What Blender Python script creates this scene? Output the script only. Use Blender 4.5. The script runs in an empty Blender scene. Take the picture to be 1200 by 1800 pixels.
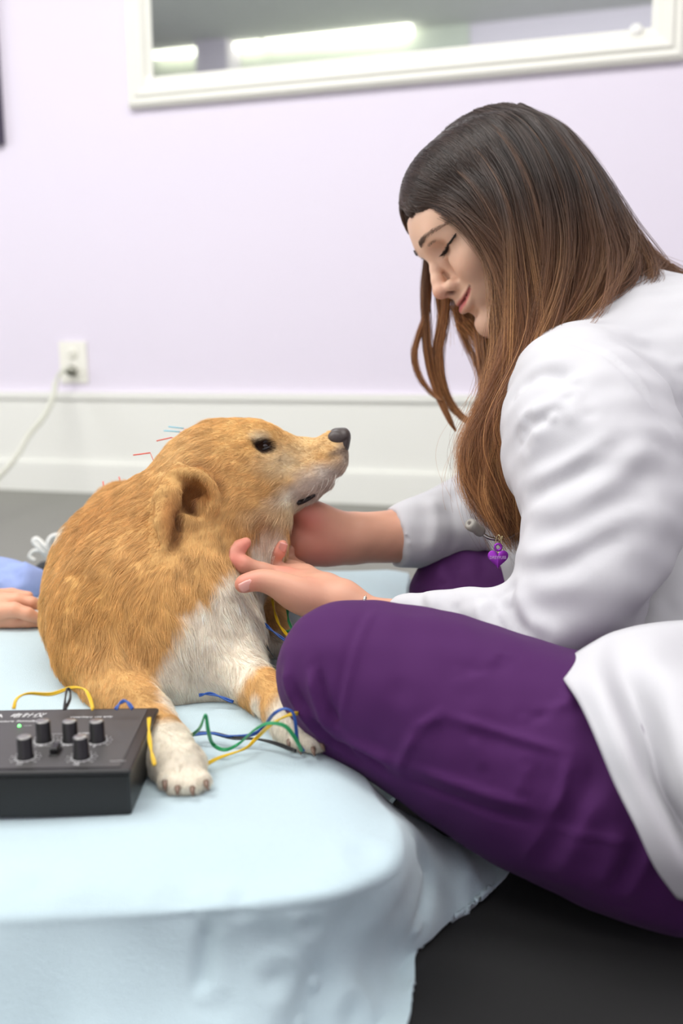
import bpy, math, random
import numpy as np
from mathutils import Vector, Matrix
random.seed(7); RNG = np.random.default_rng(7)
S = bpy.context.scene
# ---------------------------------------------------------------- camera, world, lights, exposure
CAMH = .45; FP = 1750.; PITCH = math.atan(300/1750.); ROLL = math.radians(.55)
CF = np.array([0, math.cos(PITCH), -math.sin(PITCH)])
_u = np.array([0, math.sin(PITCH), math.cos(PITCH)]); _r = np.array([1., 0, 0])
CR = _r*math.cos(ROLL)-_u*math.sin(ROLL); CU = _u*math.cos(ROLL)+_r*math.sin(ROLL)
CC = np.array([0, 0, CAMH])
def P(x, y, d): return CC+d*(CF+CR*(x-600)/FP+CU*(900-y)/FP)
def onz(x, y, z):
    v = CF+CR*(x-600)/FP+CU*(900-y)/FP
    return CC+v*((z-CAMH)/v[2])
def proj(p):
    q = np.asarray(p)-CC; d = q@CF
    return 600+FP*(q@CR)/d, 900-FP*(q@CU)/d, d
cam = bpy.data.cameras.new('camera'); camo = bpy.data.objects.new('camera', cam); S.collection.objects.link(camo); S.camera = camo
m = Matrix.Identity(4)
for i in range(3):
    m[i][0] = CR[i]; m[i][1] = CU[i]; m[i][2] = -CF[i]; m[i][3] = CC[i]
camo.matrix_world = m
cam.sensor_fit = 'VERTICAL'; cam.sensor_height = 36; cam.sensor_width = 24; cam.lens = 35; cam.clip_start = .02
cam.dof.use_dof = True; cam.dof.focus_distance = .96; cam.dof.aperture_fstop = 3.6
# room frame: wall_back through W0, direction WD, normal WN towards the camera
W0 = np.array([-1.085, 3.137, 0]); WD = np.array([1.213, -.387, 0]); WD /= np.linalg.norm(WD); WN = np.array([WD[1], -WD[0], 0])
def room(s, t, z): return W0+WD*s+WN*t+np.array([0, 0, z])
def onwall(x, y, off=0.):
    v = CF+CR*(x-600)/FP+CU*(900-y)/FP
    k = ((W0+WN*off-CC)@WN)/(v@WN)
    q = CC+v*k-W0
    return q@WD, q[2]
YAW = math.atan2(WD[1], WD[0])
w = bpy.data.worlds.new('world'); S.world = w; w.use_nodes = True
w.node_tree.nodes['Background'].inputs[0].default_value = (.9, .95, 1, 1); w.node_tree.nodes['Background'].inputs[1].default_value = 1.0
def area(name, loc, target, sx, sy, power, col=(1, 1, 1)):
    l = bpy.data.lights.new(name, 'AREA'); l.shape = 'RECTANGLE'; l.size = sx; l.size_y = sy; l.energy = power; l.color = col
    o = bpy.data.objects.new(name, l); S.collection.objects.link(o); o.location = loc
    z = -(Vector(target)-Vector(loc)).normalized(); x = Vector(WD)-z*z.dot(Vector(WD)) if abs(z.dot(Vector(WD))) < .8 else Vector(WN)-z*z.dot(Vector(WN)); x.normalize(); y = z.cross(x)
    o.rotation_euler = Matrix([[x[i], y[i], z[i]] for i in range(3)]).to_euler(); return o
area('ceiling_light_front', room(1.6, 1.6, 2.58), room(1.6, 1.1, 0), 3.8, 1.3, 98, (1, .985, .96))
area('ceiling_light_left', room(.2, 2.6, 2.59), room(.2, 2.6, 0), 1.8, 1.6, 44, (1, .985, .96))
area('left_fill', room(-2.2, 2.0, 1.5), room(1.6, 1.6, .5), 2.2, 1.5, 38, (.96, .98, 1))  # added soft fill from the left; the left wall has no window
area('front_wall_fill', room(1.8, 3.0, 2.50), room(1.8, 4.7, .9), 3.4, .5, 60, (1, .985, .96))  # added fill aimed at the front wall, brightens what the mirror shows
S.view_settings.view_transform = 'Standard'; S.view_settings.look = 'None'; S.view_settings.gamma = 1
S.view_settings.use_curve_mapping = False; S.view_settings.exposure = -0.17
S.cycles.use_denoising = True; S.cycles.max_bounces = 6; S.cycles.diffuse_bounces = 3; S.cycles.glossy_bounces = 3
S.cycles.transparent_max_bounces = 8
S.cycles_curves.shape = 'RIBBONS'
# ---------------------------------------------------------------- helpers
def srgb(r, g, b):
    f = lambda c: c/12.92 if c <= .04045 else ((c+.055)/1.055)**2.4
    return (f(r/255), f(g/255), f(b/255), 1)
MATS = {}
def mat(name, col=None, rough=.6, bump=None, attr=None, metal=0, spec=.5, sss=0, var=None, emit=None, sheen=0, coat=0, bdist=.001, trans=0):
    if name in MATS: return MATS[name]
    m = bpy.data.materials.new(name); m.use_nodes = True; nt = m.node_tree; b = nt.nodes['Principled BSDF']; MATS[name] = m
    tc = nt.nodes.new('ShaderNodeTexCoord')
    if col: b.inputs['Base Color'].default_value = col
    b.inputs['Roughness'].default_value = rough; b.inputs['Metallic'].default_value = metal; b.inputs['Specular IOR Level'].default_value = spec
    if sss:
        b.inputs['Subsurface Weight'].default_value = sss; b.inputs['Subsurface Scale'].default_value = .01
        b.inputs['Subsurface Radius'].default_value = (1, .35, .2)
    if sheen: b.inputs['Sheen Weight'].default_value = sheen; b.inputs['Sheen Roughness'].default_value = .5
    if coat: b.inputs['Coat Weight'].default_value = coat
    if trans: b.inputs['Transmission Weight'].default_value = trans
    src = None
    if attr:
        a = nt.nodes.new('ShaderNodeAttribute'); a.attribute_name = attr; src = a.outputs['Color']
    if var:   # (scale, amount)
        n = nt.nodes.new('ShaderNodeTexNoise'); n.inputs['Scale'].default_value = var[0]; n.inputs['Detail'].default_value = 4
        nt.links.new(tc.outputs['Object'], n.inputs['Vector'])
        mr = nt.nodes.new('ShaderNodeMapRange'); mr.inputs[3].default_value = 1-var[1]; mr.inputs[4].default_value = 1+var[1]
        nt.links.new(n.outputs['Fac'], mr.inputs[0])
        mx = nt.nodes.new('ShaderNodeMix'); mx.data_type = 'RGBA'; mx.blend_type = 'MULTIPLY'; mx.inputs['Factor'].default_value = 1
        if src: nt.links.new(src, mx.inputs['A'])
        else: mx.inputs['A'].default_value = col
        cb = nt.nodes.new('ShaderNodeCombineColor')
        for k in range(3): nt.links.new(mr.outputs[0], cb.inputs[k])
        nt.links.new(cb.outputs[0], mx.inputs['B']); src = mx.outputs['Result']
    if src: nt.links.new(src, b.inputs['Base Color'])
    if bump:  # (scale, strength)
        n = nt.nodes.new('ShaderNodeTexNoise'); n.inputs['Scale'].default_value = bump[0]; n.inputs['Detail'].default_value = 3
        nt.links.new(tc.outputs['Object'], n.inputs['Vector'])
        bp = nt.nodes.new('ShaderNodeBump'); bp.inputs['Strength'].default_value = bump[1]; bp.inputs['Distance'].default_value = bdist
        nt.links.new(n.outputs['Fac'], bp.inputs['Height']); nt.links.new(bp.outputs[0], b.inputs['Normal'])
    if emit: b.inputs['Emission Color'].default_value = emit[0]; b.inputs['Emission Strength'].default_value = emit[1]
    return m
def link(o, parent=None, label=None, cat=None, group=None, kind=None):
    S.collection.objects.link(o)
    if parent: o.parent = parent
    if label: o['label'] = label
    if cat: o['category'] = cat
    if group: o['group'] = group
    if kind: o['kind'] = kind
    return o
def empty(name, loc, label=None, cat=None, group=None):
    o = bpy.data.objects.new(name, None); o.location = loc; o.empty_display_size = .02
    return link(o, None, label, cat, group)
def base_of(o):
    b = np.zeros(3)
    while o is not None: b = b+np.array(o.location); o = o.parent
    return b
def mesh(name, V, Fs, mt, parent=None, smooth=True, col=None, **kw):
    me = bpy.data.meshes.new(name); V = np.asarray(V, dtype=float)
    if parent is not None: V = V-base_of(parent)
    if isinstance(Fs, np.ndarray):
        n, k = Fs.shape
        me.vertices.add(len(V)); me.vertices.foreach_set('co', V.astype(np.float32).ravel())
        me.loops.add(n*k); me.loops.foreach_set('vertex_index', Fs.astype(np.int32).ravel())
        me.polygons.add(n); me.polygons.foreach_set('loop_start', np.arange(0, n*k, k, dtype=np.int32))
        me.update(calc_edges=True); me.validate()
    else: me.from_pydata([tuple(v) for v in V], [], Fs)
    if smooth: me.polygons.foreach_set('use_smooth', [True]*len(me.polygons))
    if col is not None:
        a = me.attributes.new('Col', 'FLOAT_COLOR', 'POINT'); c = np.ones((len(V), 4), dtype=np.float32); c[:, :3] = col
        a.data.foreach_set('color', c.ravel())
    me.materials.append(mt); me.update()
    return link(bpy.data.objects.new(name, me), parent, **kw)
# geometry builders collecting verts/faces
class MB:
    def __init__(s): s.V = []; s.F = []
    def add(s, V, F):
        n = len(s.V); s.V += [tuple(v) for v in V]; s.F += [tuple(i+n for i in f) for f in F]; return s
    def box(s, o, ax, ay, az, bev=0):
        o = np.array(o, float); ax, ay, az = map(lambda v: np.array(v, float), (ax, ay, az))
        if bev:
            la, lb, lc = map(np.linalg.norm, (ax, ay, az)); ux, uy, uz = ax/la, ay/lb, az/lc; b = bev
            V = []
            for zz, ins in ((0, b), (b, 0), (lc-b, 0), (lc, b)):
                for (cx, cy, sx, sy) in ((0, 0, 1, 1), (la, 0, -1, 1), (la, lb, -1, -1), (0, lb, 1, -1)):
                    p1 = (cx+sx*(b+ins*.4), cy+sy*ins); p2 = (cx+sx*ins, cy+sy*(b+ins*.4))
                    q = [p2, p1] if (cx, cy) in ((0, 0), (la, lb)) else [p1, p2]
                    for pp in q: V.append(o+ux*pp[0]+uy*pp[1]+uz*zz)
            F = [tuple(range(7, -1, -1)), tuple(range(24, 32))]
            for k in range(3):
                for i in range(8): F.append((k*8+i, k*8+(i+1) % 8, k*8+8+(i+1) % 8, k*8+8+i))
            return s.add(V, F)
        V = [o, o+ax, o+ax+ay, o+ay, o+az, o+ax+az, o+ax+ay+az, o+ay+az]
        return s.add(V, [(0, 3, 2, 1), (4, 5, 6, 7), (0, 1, 5, 4), (1, 2, 6, 5), (2, 3, 7, 6), (3, 0, 4, 7)])
    def tube(s, pts, r, n=8, cap=True, flat=None):
        pts = np.array(pts, float); m_ = len(pts); r = np.ones(m_)*r if np.isscalar(r) else np.array(r)
        T = np.gradient(pts, axis=0); T /= np.linalg.norm(T, axis=1)[:, None]+1e-12
        a = np.cross(T[0], [0, 0, 1]);
        if np.linalg.norm(a) < .1: a = np.cross(T[0], [1, 0, 0])
        V = []
        for i in range(m_):
            a = a-T[i]*(a@T[i]); a /= np.linalg.norm(a); b = np.cross(T[i], a)
            for k in range(n):
                t = 2*math.pi*k/n; V.append(pts[i]+r[i]*(a*math.cos(t)+b*math.sin(t)*(flat or 1)))
        F = [(i*n+k, i*n+(k+1) % n, (i+1)*n+(k+1) % n, (i+1)*n+k) for i in range(m_-1) for k in range(n)]
        if cap: F += [tuple(range(n-1, -1, -1)), tuple((m_-1)*n+k for k in range(n))]
        return s.add(V, F)
    def lathe(s, base, axis, prof, n=24):
        axis = np.array(axis, float); axis /= np.linalg.norm(axis); a = np.cross(axis, [1, 0, 0] if abs(axis[0]) < .8 else [0, 1, 0]); a /= np.linalg.norm(a); b = np.cross(axis, a)
        V = []
        for (r, h) in prof:
            for k in range(n):
                t = 2*math.pi*k/n; V.append(np.array(base)+axis*h+r*(a*math.cos(t)+b*math.sin(t)))
        m_ = len(prof); F = [(i*n+k, i*n+(k+1) % n, (i+1)*n+(k+1) % n, (i+1)*n+k) for i in range(m_-1) for k in range(n)]
        F += [tuple(range(n-1, -1, -1)), tuple((m_-1)*n+k for k in range(n))]
        return s.add(V, F)
    def ball(s, c, r, n=12):
        r = np.ones(3)*r; V = []; F = []
        for i in range(n+1):
            th = math.pi*i/n
            for k in range(2*n):
                ph = math.pi*k/n; V.append(np.array(c)+r*np.array([math.sin(th)*math.cos(ph), math.sin(th)*math.sin(ph), math.cos(th)]))
        for i in range(n):
            for k in range(2*n): F.append((i*2*n+k, (i+1)*2*n+k, (i+1)*2*n+(k+1) % (2*n), i*2*n+(k+1) % (2*n)))
        return s.add(V, F)
    def build(s, name, mt, parent=None, smooth=True, **kw): return mesh(name, s.V, s.F, mt, parent, smooth, **kw)
def spline(pts, n=8):
    """Catmull-Rom through points (any dimension)"""
    p = np.array(pts, float); q = np.vstack([2*p[0]-p[1], p, 2*p[-1]-p[-2]]); out = []
    for i in range(1, len(q)-2):
        for k in range(n):
            t = k/n
            out.append(.5*((2*q[i])+(-q[i-1]+q[i+1])*t+(2*q[i-1]-5*q[i]+4*q[i+1]-q[i+2])*t*t+(-q[i-1]+3*q[i]-3*q[i+1]+q[i+2])*t**3))
    out.append(p[-1]); return np.array(out)
# ---------------------------------------------------------------- implicit surfaces on a grid, turned into one continuous mesh
class Field:
    def __init__(s, lo, hi, h):
        s.lo = np.array(lo, float); s.h = h; s.n = np.ceil((np.array(hi)-s.lo)/h).astype(int)+1
        s.v = np.full(s.n, .2, dtype=np.float32)
    def region(s, lo, hi):
        a = np.clip(np.floor((np.array(lo)-s.lo)/s.h).astype(int), 0, s.n); b = np.clip(np.ceil((np.array(hi)-s.lo)/s.h).astype(int)+1, 0, s.n)
        if (b <= a).any(): return None
        ax = [(s.lo[i]+s.h*np.arange(a[i], b[i])).astype(np.float32) for i in range(3)]
        return tuple(slice(a[i], b[i]) for i in range(3)), np.meshgrid(*ax, indexing='ij')
    def comb(s, lo, hi, fn, k, sub=False):
        pad = max(k*1.6, .025)+3*s.h; r = s.region(np.array(lo)-pad, np.array(hi)+pad)
        if r is None: return s
        sl, X = r; d = fn(*X).astype(np.float32); o = s.v[sl]
        if sub: o = -o
        if k > 0:
            hh = np.maximum(k-np.abs(o-d), 0)/k; u = np.minimum(o, d)-hh*hh*k*.25
        else: u = np.minimum(o, d)
        s.v[sl] = -u if sub else u; return s
    def cone(s, a, b, ra, rb, k=.01, flat=None, sub=False):
        a = np.array(a, float); b = np.array(b, float); ba = b-a; L2 = max(ba@ba, 1e-12); rm = max(ra, rb)
        lo = np.minimum(a-rm, b-rm); hi = np.maximum(a+rm, b+rm)
        def fn(X, Y, Z):
            x, y, z = X-a[0], Y-a[1], Z-a[2]
            t = np.clip((x*ba[0]+y*ba[1]+z*ba[2])/L2, 0, 1)
            x, y, z = x-t*ba[0], y-t*ba[1], z-t*ba[2]; q = x*x+y*y+z*z
            if flat is not None:
                n_, f_ = flat; c = x*n_[0]+y*n_[1]+z*n_[2]; q = q+c*c*(1/f_**2-1)
            return np.sqrt(q)-(ra+(rb-ra)*t)
        return s.comb(lo, hi, fn, k, sub)
    def chain(s, pts, k=.01, flat=None, sub=False, sm=0):
        """pts: rows x,y,z,r"""
        pts = np.array(pts, float)
        if sm: pts = spline(pts, sm)
        for i in range(len(pts)-1): s.cone(pts[i][:3], pts[i+1][:3], pts[i][3], pts[i+1][3], k if i == 0 else min(k, pts[i][3]*.5), flat, sub)
        return s
    def ell(s, c, r, axes=None, k=.01, sub=False):
        c = np.array(c, float); r = np.array(r, float)*np.ones(3); A = np.eye(3) if axes is None else np.array(axes, float); rm = np.sqrt(((A*r[:, None])**2).sum(0))
        def fn(X, Y, Z):
            x, y, z = X-c[0], Y-c[1], Z-c[2]
            p = [x*A[i][0]+y*A[i][1]+z*A[i][2] for i in range(3)]
            k0 = np.sqrt(sum((p[i]/r[i])**2 for i in range(3))); k1 = np.sqrt(sum((p[i]/r[i]**2)**2 for i in range(3)))+1e-9
            return k0*(k0-1)/k1
        return s.comb(c-rm, c+rm, fn, k, sub)
    def cut(s, c, n_, R_):
        c = np.array(c, float); n_ = np.array(n_, float)/np.linalg.norm(n_); r = s.region(c-R_, c+R_)
        if r is None: return s
        sl, X = r; pl = (X[0]-c[0])*n_[0]+(X[1]-c[1])*n_[1]+(X[2]-c[2])*n_[2]; rr = np.sqrt(sum((X[i]-c[i])**2 for i in range(3)))-R_
        d = np.maximum(-pl, rr); s.v[sl] = np.maximum(s.v[sl], -d); return s
    def mesh(s):
        v = s.v; n = v.shape; ins = v < 0
        c = np.zeros(tuple(np.array(n)-1), dtype=np.int8)
        for dx in (0, 1):
            for dy in (0, 1):
                for dz in (0, 1): c += ins[dx:n[0]-1+dx, dy:n[1]-1+dy, dz:n[2]-1+dz]
        act = (c > 0) & (c < 8); idx = np.full(c.shape, -1, dtype=np.int64); ii = np.argwhere(act); idx[act] = np.arange(len(ii))
        acc = np.zeros((len(ii), 3)); cnt = np.zeros(len(ii))
        cor = [(x, y, z) for x in (0, 1) for y in (0, 1) for z in (0, 1)]
        for a in cor:
            for ax in range(3):
                if a[ax]: continue
                b = list(a); b[ax] = 1
                va = v[ii[:, 0]+a[0], ii[:, 1]+a[1], ii[:, 2]+a[2]]; vb = v[ii[:, 0]+b[0], ii[:, 1]+b[1], ii[:, 2]+b[2]]
                mk = (va < 0) != (vb < 0); t = np.where(mk, va/np.where(mk, va-vb, 1), 0)
                pt = np.zeros((len(ii), 3)); pt += a; pt[:, ax] += t
                acc += pt*mk[:, None]; cnt += mk
        V = s.lo+s.h*(ii+acc/np.maximum(cnt, 1)[:, None]); Q = []
        for ax in range(3):
            o1, o2 = [(1, 2), (2, 0), (0, 1)][ax]
            sl0 = [slice(1, -1)]*3; sl1 = [slice(1, -1)]*3; sl0[ax] = slice(0, -1); sl1[ax] = slice(1, None)
            A = ins[tuple(sl0)]; B = ins[tuple(sl1)]; e = np.argwhere(A != B)
            if not len(e): continue
            flip = A[tuple(e.T)]; e = e.copy(); e[:, o1] += 1; e[:, o2] += 1
            def g(p, q):
                x = e.copy(); x[:, o1] -= p; x[:, o2] -= q; return idx[x[:, 0], x[:, 1], x[:, 2]]
            q = np.stack([g(1, 1), g(0, 1), g(0, 0), g(1, 0)], 1)
            q[~flip] = q[~flip][:, ::-1]; Q.append(q)
        return V, np.concatenate(Q)
def vnormals(V, Q):
    nn = np.cross(V[Q[:, 2]]-V[Q[:, 0]], V[Q[:, 3]]-V[Q[:, 1]]); N = np.zeros_like(V)
    for k in range(4): np.add.at(N, Q[:, k], nn)
    return N/(np.linalg.norm(N, axis=1)[:, None]+1e-12)
def relax(V, Q, it=2, lam=.5):
    a = Q.ravel(); b = np.roll(Q, -1, 1).ravel(); c = np.roll(Q, 1, 1).ravel(); n = len(V); cn = np.bincount(a, minlength=n)*2.+1e-9
    for _ in range(it):
        M = np.stack([np.bincount(a, V[b, j]+V[c, j], n) for j in range(3)], 1)/cn[:, None]
        V = V+lam*(M-V)
    return V
def noise3(p, sc, seed=0, oct=2):
    r = np.random.default_rng(seed); out = 0; p = np.asarray(p)
    for o in range(oct):
        acc = 0
        for _ in range(6):
            d = r.normal(size=3); d /= np.linalg.norm(d); acc = acc+np.sin(p@d*2*np.pi/sc*(2**o)*r.uniform(.6, 1.4)+r.uniform(0, 6.28))
        out = out+acc/6*1.6/(1.6**o)
    return out
def segdist(V, pts):
    best = np.full(len(V), 9.)
    for a, b in zip(pts[:-1], pts[1:]):
        ab = b-a; t = np.clip((V-a)@ab/(ab@ab+1e-12), 0, 1); best = np.minimum(best, np.linalg.norm(V-a-t[:, None]*ab, axis=1))
    return best
def surf(V, path):
    """px path -> points on the visible surface of V"""
    x, y, d = proj(V); out = []
    for (px, py) in path:
        q = (x-px)**2+(y-py)**2; mk = q < 14**2
        if not mk.any(): mk = q <= q.min()+1
        dd = d[mk]; near = dd < dd.min()+.025; out.append(P(px, py, np.median(dd[near])))
    return np.array(out)
def fold(V, N, path, amp, width, taper=True):
    pts = surf(V, spline(path, 5)); d = segdist(V, pts); f = np.exp(-(d/width)**2)
    if taper:
        a, b = pts[0], pts[-1]; L = np.linalg.norm(b-a)+1e-9
        e = np.minimum(np.linalg.norm(V-a, axis=1), np.linalg.norm(V-b, axis=1))/L; f = f*np.clip(e*4, .15, 1)
    return V+N*(amp*f)[:, None]
def pr(x, y, d, r): q = P(x, y, d); return [q[0], q[1], q[2], r*d/FP]
def prs(*rows): return [pr(*r) for r in rows]
def hairobj(name, pts, rad, col, mt, parent=None, tip=.25, **kw):
    """pts (n,k,3), rad (n,) base radius, col (n,k,3)"""
    n, k, _ = pts.shape; cd = bpy.data.hair_curves.new(name); cd.add_curves([k]*n)
    loc = base_of(parent) if parent is not None else 0
    cd.points.foreach_set('position', (pts-loc).astype(np.float32).ravel())
    rr = np.outer(rad, np.linspace(1, tip, k)).astype(np.float32)
    ra = cd.attributes.get('radius') or cd.attributes.new('radius', 'FLOAT', 'POINT'); ra.data.foreach_set('value', rr.ravel())
    ca = cd.attributes.new('Col', 'FLOAT_COLOR', 'POINT'); c = np.ones((n, k, 4), dtype=np.float32); c[..., :3] = col; ca.data.foreach_set('color', c.ravel())
    cd.materials.append(mt)
    return link(bpy.data.objects.new(name, cd), parent, **kw)
# ---------------------------------------------------------------- the room
M_wall = mat('lavender_paint', srgb(236, 229, 243), .75, bump=(60, .05), var=(1.5, .02))
M_white = mat('white_paint', srgb(244, 245, 238), .45)
M_ceil = mat('ceiling_tile', srgb(214, 216, 214), .9, var=(8, .04))
M_floor = mat('grey_vinyl_floor', srgb(128, 128, 120), .5, bump=(200, .15), var=(3, .05), bdist=.0006)
def rbox(s0, s1, t0, t1, z0, z1): 
    b = MB(); b.box(room(s0, t0, z0), WD*(s1-s0), WN*(t1-t0), (0, 0, z1-z0)); return b
def structure(b, name, mt, smooth=False): o = b.build(name, mt, None, smooth); o['kind'] = 'structure'; return o
SL, SR, TB, HC = -2.4, 4.6, 4.7, 2.62
structure(rbox(SL, SR, -.1, TB+.1, -.1, 0), 'floor', M_floor)
structure(rbox(SL, SR, -.1, TB+.1, HC, HC+.1), 'ceiling', M_ceil)
sW, zW = onwall(0, 688); sB, zB = onwall(0, 808)
structure(rbox(SL, SR, -.1, 0, 0, HC), 'wall_back', M_wall)
structure(rbox(SL-.1, SL, -.1, TB+.1, 0, HC), 'wall_left', M_wall)
structure(rbox(SR, SR+.1, -.1, TB+.1, 0, HC), 'wall_right', M_wall)
structure(rbox(SL, SR, TB, TB+.1, 0, HC), 'wall_front', M_wall)
structure(rbox(SL, SR, 0, .008, 0, zW), 'trim_1', M_white)            # white dado panel
b = rbox(SL, SR, .008, .016, zW-.02, zW); structure(b, 'trim_2', M_white)
b = rbox(SL, SR, .008, .022, 0, zB-.008); b.box(room(SL, .008, zB-.008), WD*(SR-SL), WN*.012, (0, 0, .008)); structure(b, 'baseboard_back', M_white)
# ---------------------------------------------------------------- blanket over the floor mattress
HM = .12
TH = [((.10, 1.47), (.14, 1.50)), ((.085, 1.30), (.125, 1.30)), ((.065, 1.12), (.10, 1.12)), ((.03, .93), (.06, .95)), ((.005, .82), (.05, .87)),
      ((.022, .735), (.140, .800)), ((.035, .67), (.105, .735)), ((.03, .62), (.075, .70)), ((.0, .59), (.053, .672)), ((-.04, .578), (.047, .63)), ((-.09, .57), (.030, .57)),
      ((-.15, .565), (-.05, .50)), ((-.25, .56), (-.20, .47)), ((-.45, .56), (-.45, .465)), ((-.75, .56), (-.75, .46)),
      ((-.95, .70), (-1.03, .68)), ((-.95, 1.1), (-1.03, 1.1)), ((-.93, 1.42), (-1.0, 1.50)), ((-.6, 1.47), (-.6, 1.53)), ((-.2, 1.48), (-.2, 1.53))]
def bed():
    T = np.array([[*t, *h] for t, h in TH]); T = spline(np.vstack([T, T[:1]]), 24)[:-1]; n = len(T); C0 = np.array([-.40, 1.0]); V = []
    ins = [0, .15, .3, .45, .58, .7, .8, .87, .92, .95, .97, .985]; rows = []
    for s_ in ins: rows.append(np.c_[C0+(T[:, :2]-C0)*s_, np.full(n, HM-.018*(max(0, s_-.84)/.16)**2)])
    K = 26; D = T[:, 2:]-T[:, :2]; L = np.linalg.norm(D, axis=1)
    for k in range(K+1):
        u = k/K; z = HM-.018-(HM-.022)*(math.sin(u*math.pi/2)**1.05) ; hor = u**1.15*.75+.25*math.sin(u*math.pi/2)
        xy = T[:, :2]+D*hor*1.0; rows.append(np.c_[xy, np.full(n, z)])
    R_ = np.stack(rows); m_ = len(rows)
    # refine radially with spline rounding then displace
    Rf = np.stack([spline(R_[:, i], 3) for i in range(n)], 1); m_ = Rf.shape[0]
    V = Rf.reshape(-1, 3); F = []
    i = np.arange(m_-1)[:, None]; k = np.arange(n)[None]; k2 = (k+1) % n
    F = np.stack([(i*n+k), (i*n+k2), ((i+1)*n+k2), ((i+1)*n+k)], -1).reshape(-1, 4)
    u = np.repeat(np.clip((np.arange(m_)-34)/(m_-35), 0, 1), n)
    Nn = vnormals(V, F)
    if Nn[:100, 2].mean() < 0: Nn = -Nn; F = F[:, ::-1]
    top = (1-np.clip(u*3, 0, 1))
    inner = np.repeat(np.clip(np.arange(m_)/20, 0, 1), n)
    soft = noise3(V*[1, 1, .3], .16, 3, 2)*.0022*(inner*.6+.2)+noise3(V*[1, 1, .2], .10, 5, 2)*.006*np.clip(u*2, 0, 1)
    V = V+Nn*soft[:, None]
    scal = np.repeat((np.arange(m_) > m_-4).astype(float), n)
    ph = np.tile(np.cumsum(np.r_[0, np.linalg.norm(np.diff(T[:, 2:], axis=0), axis=1)]), m_)
    V = V+Nn*(scal*.0009*np.sin(ph*2*np.pi/.009))[:, None]
    for path, amp, wd in [([(355, 1610), (362, 1640), (358, 1700), (352, 1760)], -.005, .006), ([(385, 1600), (392, 1680), (380, 1780)], .003, .016),
                      ([(480, 1720), (540, 1670), (590, 1700), (615, 1790)], .006, .020), ([(530, 1800), (540, 1760), (556, 1730)], -.004, .014),
                      ([(790, 1420), (800, 1470), (835, 1590)], .006, .014), ([(730, 1440), (700, 1530), (650, 1620), (640, 1720)], .006, .022), ([(740, 1480), (760, 1540), (735, 1640)], -.006, .012),
                      ([(420, 1590), (470, 1600), (540, 1620)], .004, .016), ([(60, 1560), (200, 1570), (330, 1600)], .0035, .02), ([(350, 1250), (420, 1275), (500, 1265)], .0015, .01), ([(640, 1500), (560, 1590), (480, 1650)], .004, .02)]:
        V = fold(V, Nn, path, amp, wd)
    V[:, 2] = np.maximum(V[:, 2], .0072)
    mb = mat('fleece_blanket', srgb(188, 209, 216), .95, bump=(900, .6), sheen=.35, var=(220, .035), bdist=.0012)
    o = mesh('blanket', V, F, mb); o['label'] = 'pale blue fleece blanket spread over the low mattress under the dog'; o['category'] = 'blanket'
    sol = o.modifiers.new('thick', 'SOLIDIFY'); sol.thickness = .003; sol.offset = -1
    # mattress core under the blanket
    T2 = spline([(t[0], t[1]) for t, h in TH]+[TH[0][0]], 4)[:-1]; C = np.array([-.40, 1.0]); n = len(T2); V = []; F = []
    for s_, z in ((.90, .004), (.955, .02), (.955, .06), (.93, .085), (.85, .105), (0.02, .108)):
        V += [(*(C+(p-C)*s_), z) for p in T2]
    for j in range(5): F += [(j*n+k, j*n+(k+1) % n, (j+1)*n+(k+1) % n, (j+1)*n+k) for k in range(n)]
    F += [tuple(range(n-1, -1, -1)), tuple(5*n+k for k in range(n))]
    o = mesh('mattress', V, F, mat('mattress_cover', srgb(225, 225, 220), .8)); o['label'] = 'low mattress lying on the floor beneath the pale blue blanket'; o['category'] = 'mattress'
bed()
def floor_mat():
    V = []; c = [(.02, .30), (1.5, .30), (1.5, 1.55), (.16, 1.62), (.10, 1.3), (.05, .95), (.02, .75), (-.2, .62), (-.9, .62), (-.9, .30)]; n = len(c)
    V = [(x, y, .0002) for x, y in c]+[(x, y, .0042) for x, y in c]
    o = mesh('floor_mat', V, [tuple(range(n-1, -1, -1)), tuple(range(n, 2*n))]+[(i, (i+1) % n, n+(i+1) % n, n+i) for i in range(n)], mat('black_rubber_mat', srgb(10, 10, 11), .85, bump=(500, .4), var=(6, .2), bdist=.0006), smooth=False)
    o['label'] = 'black rubber floor mat under the woman and the blanket hem'; o['category'] = 'mat'
floor_mat()
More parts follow.
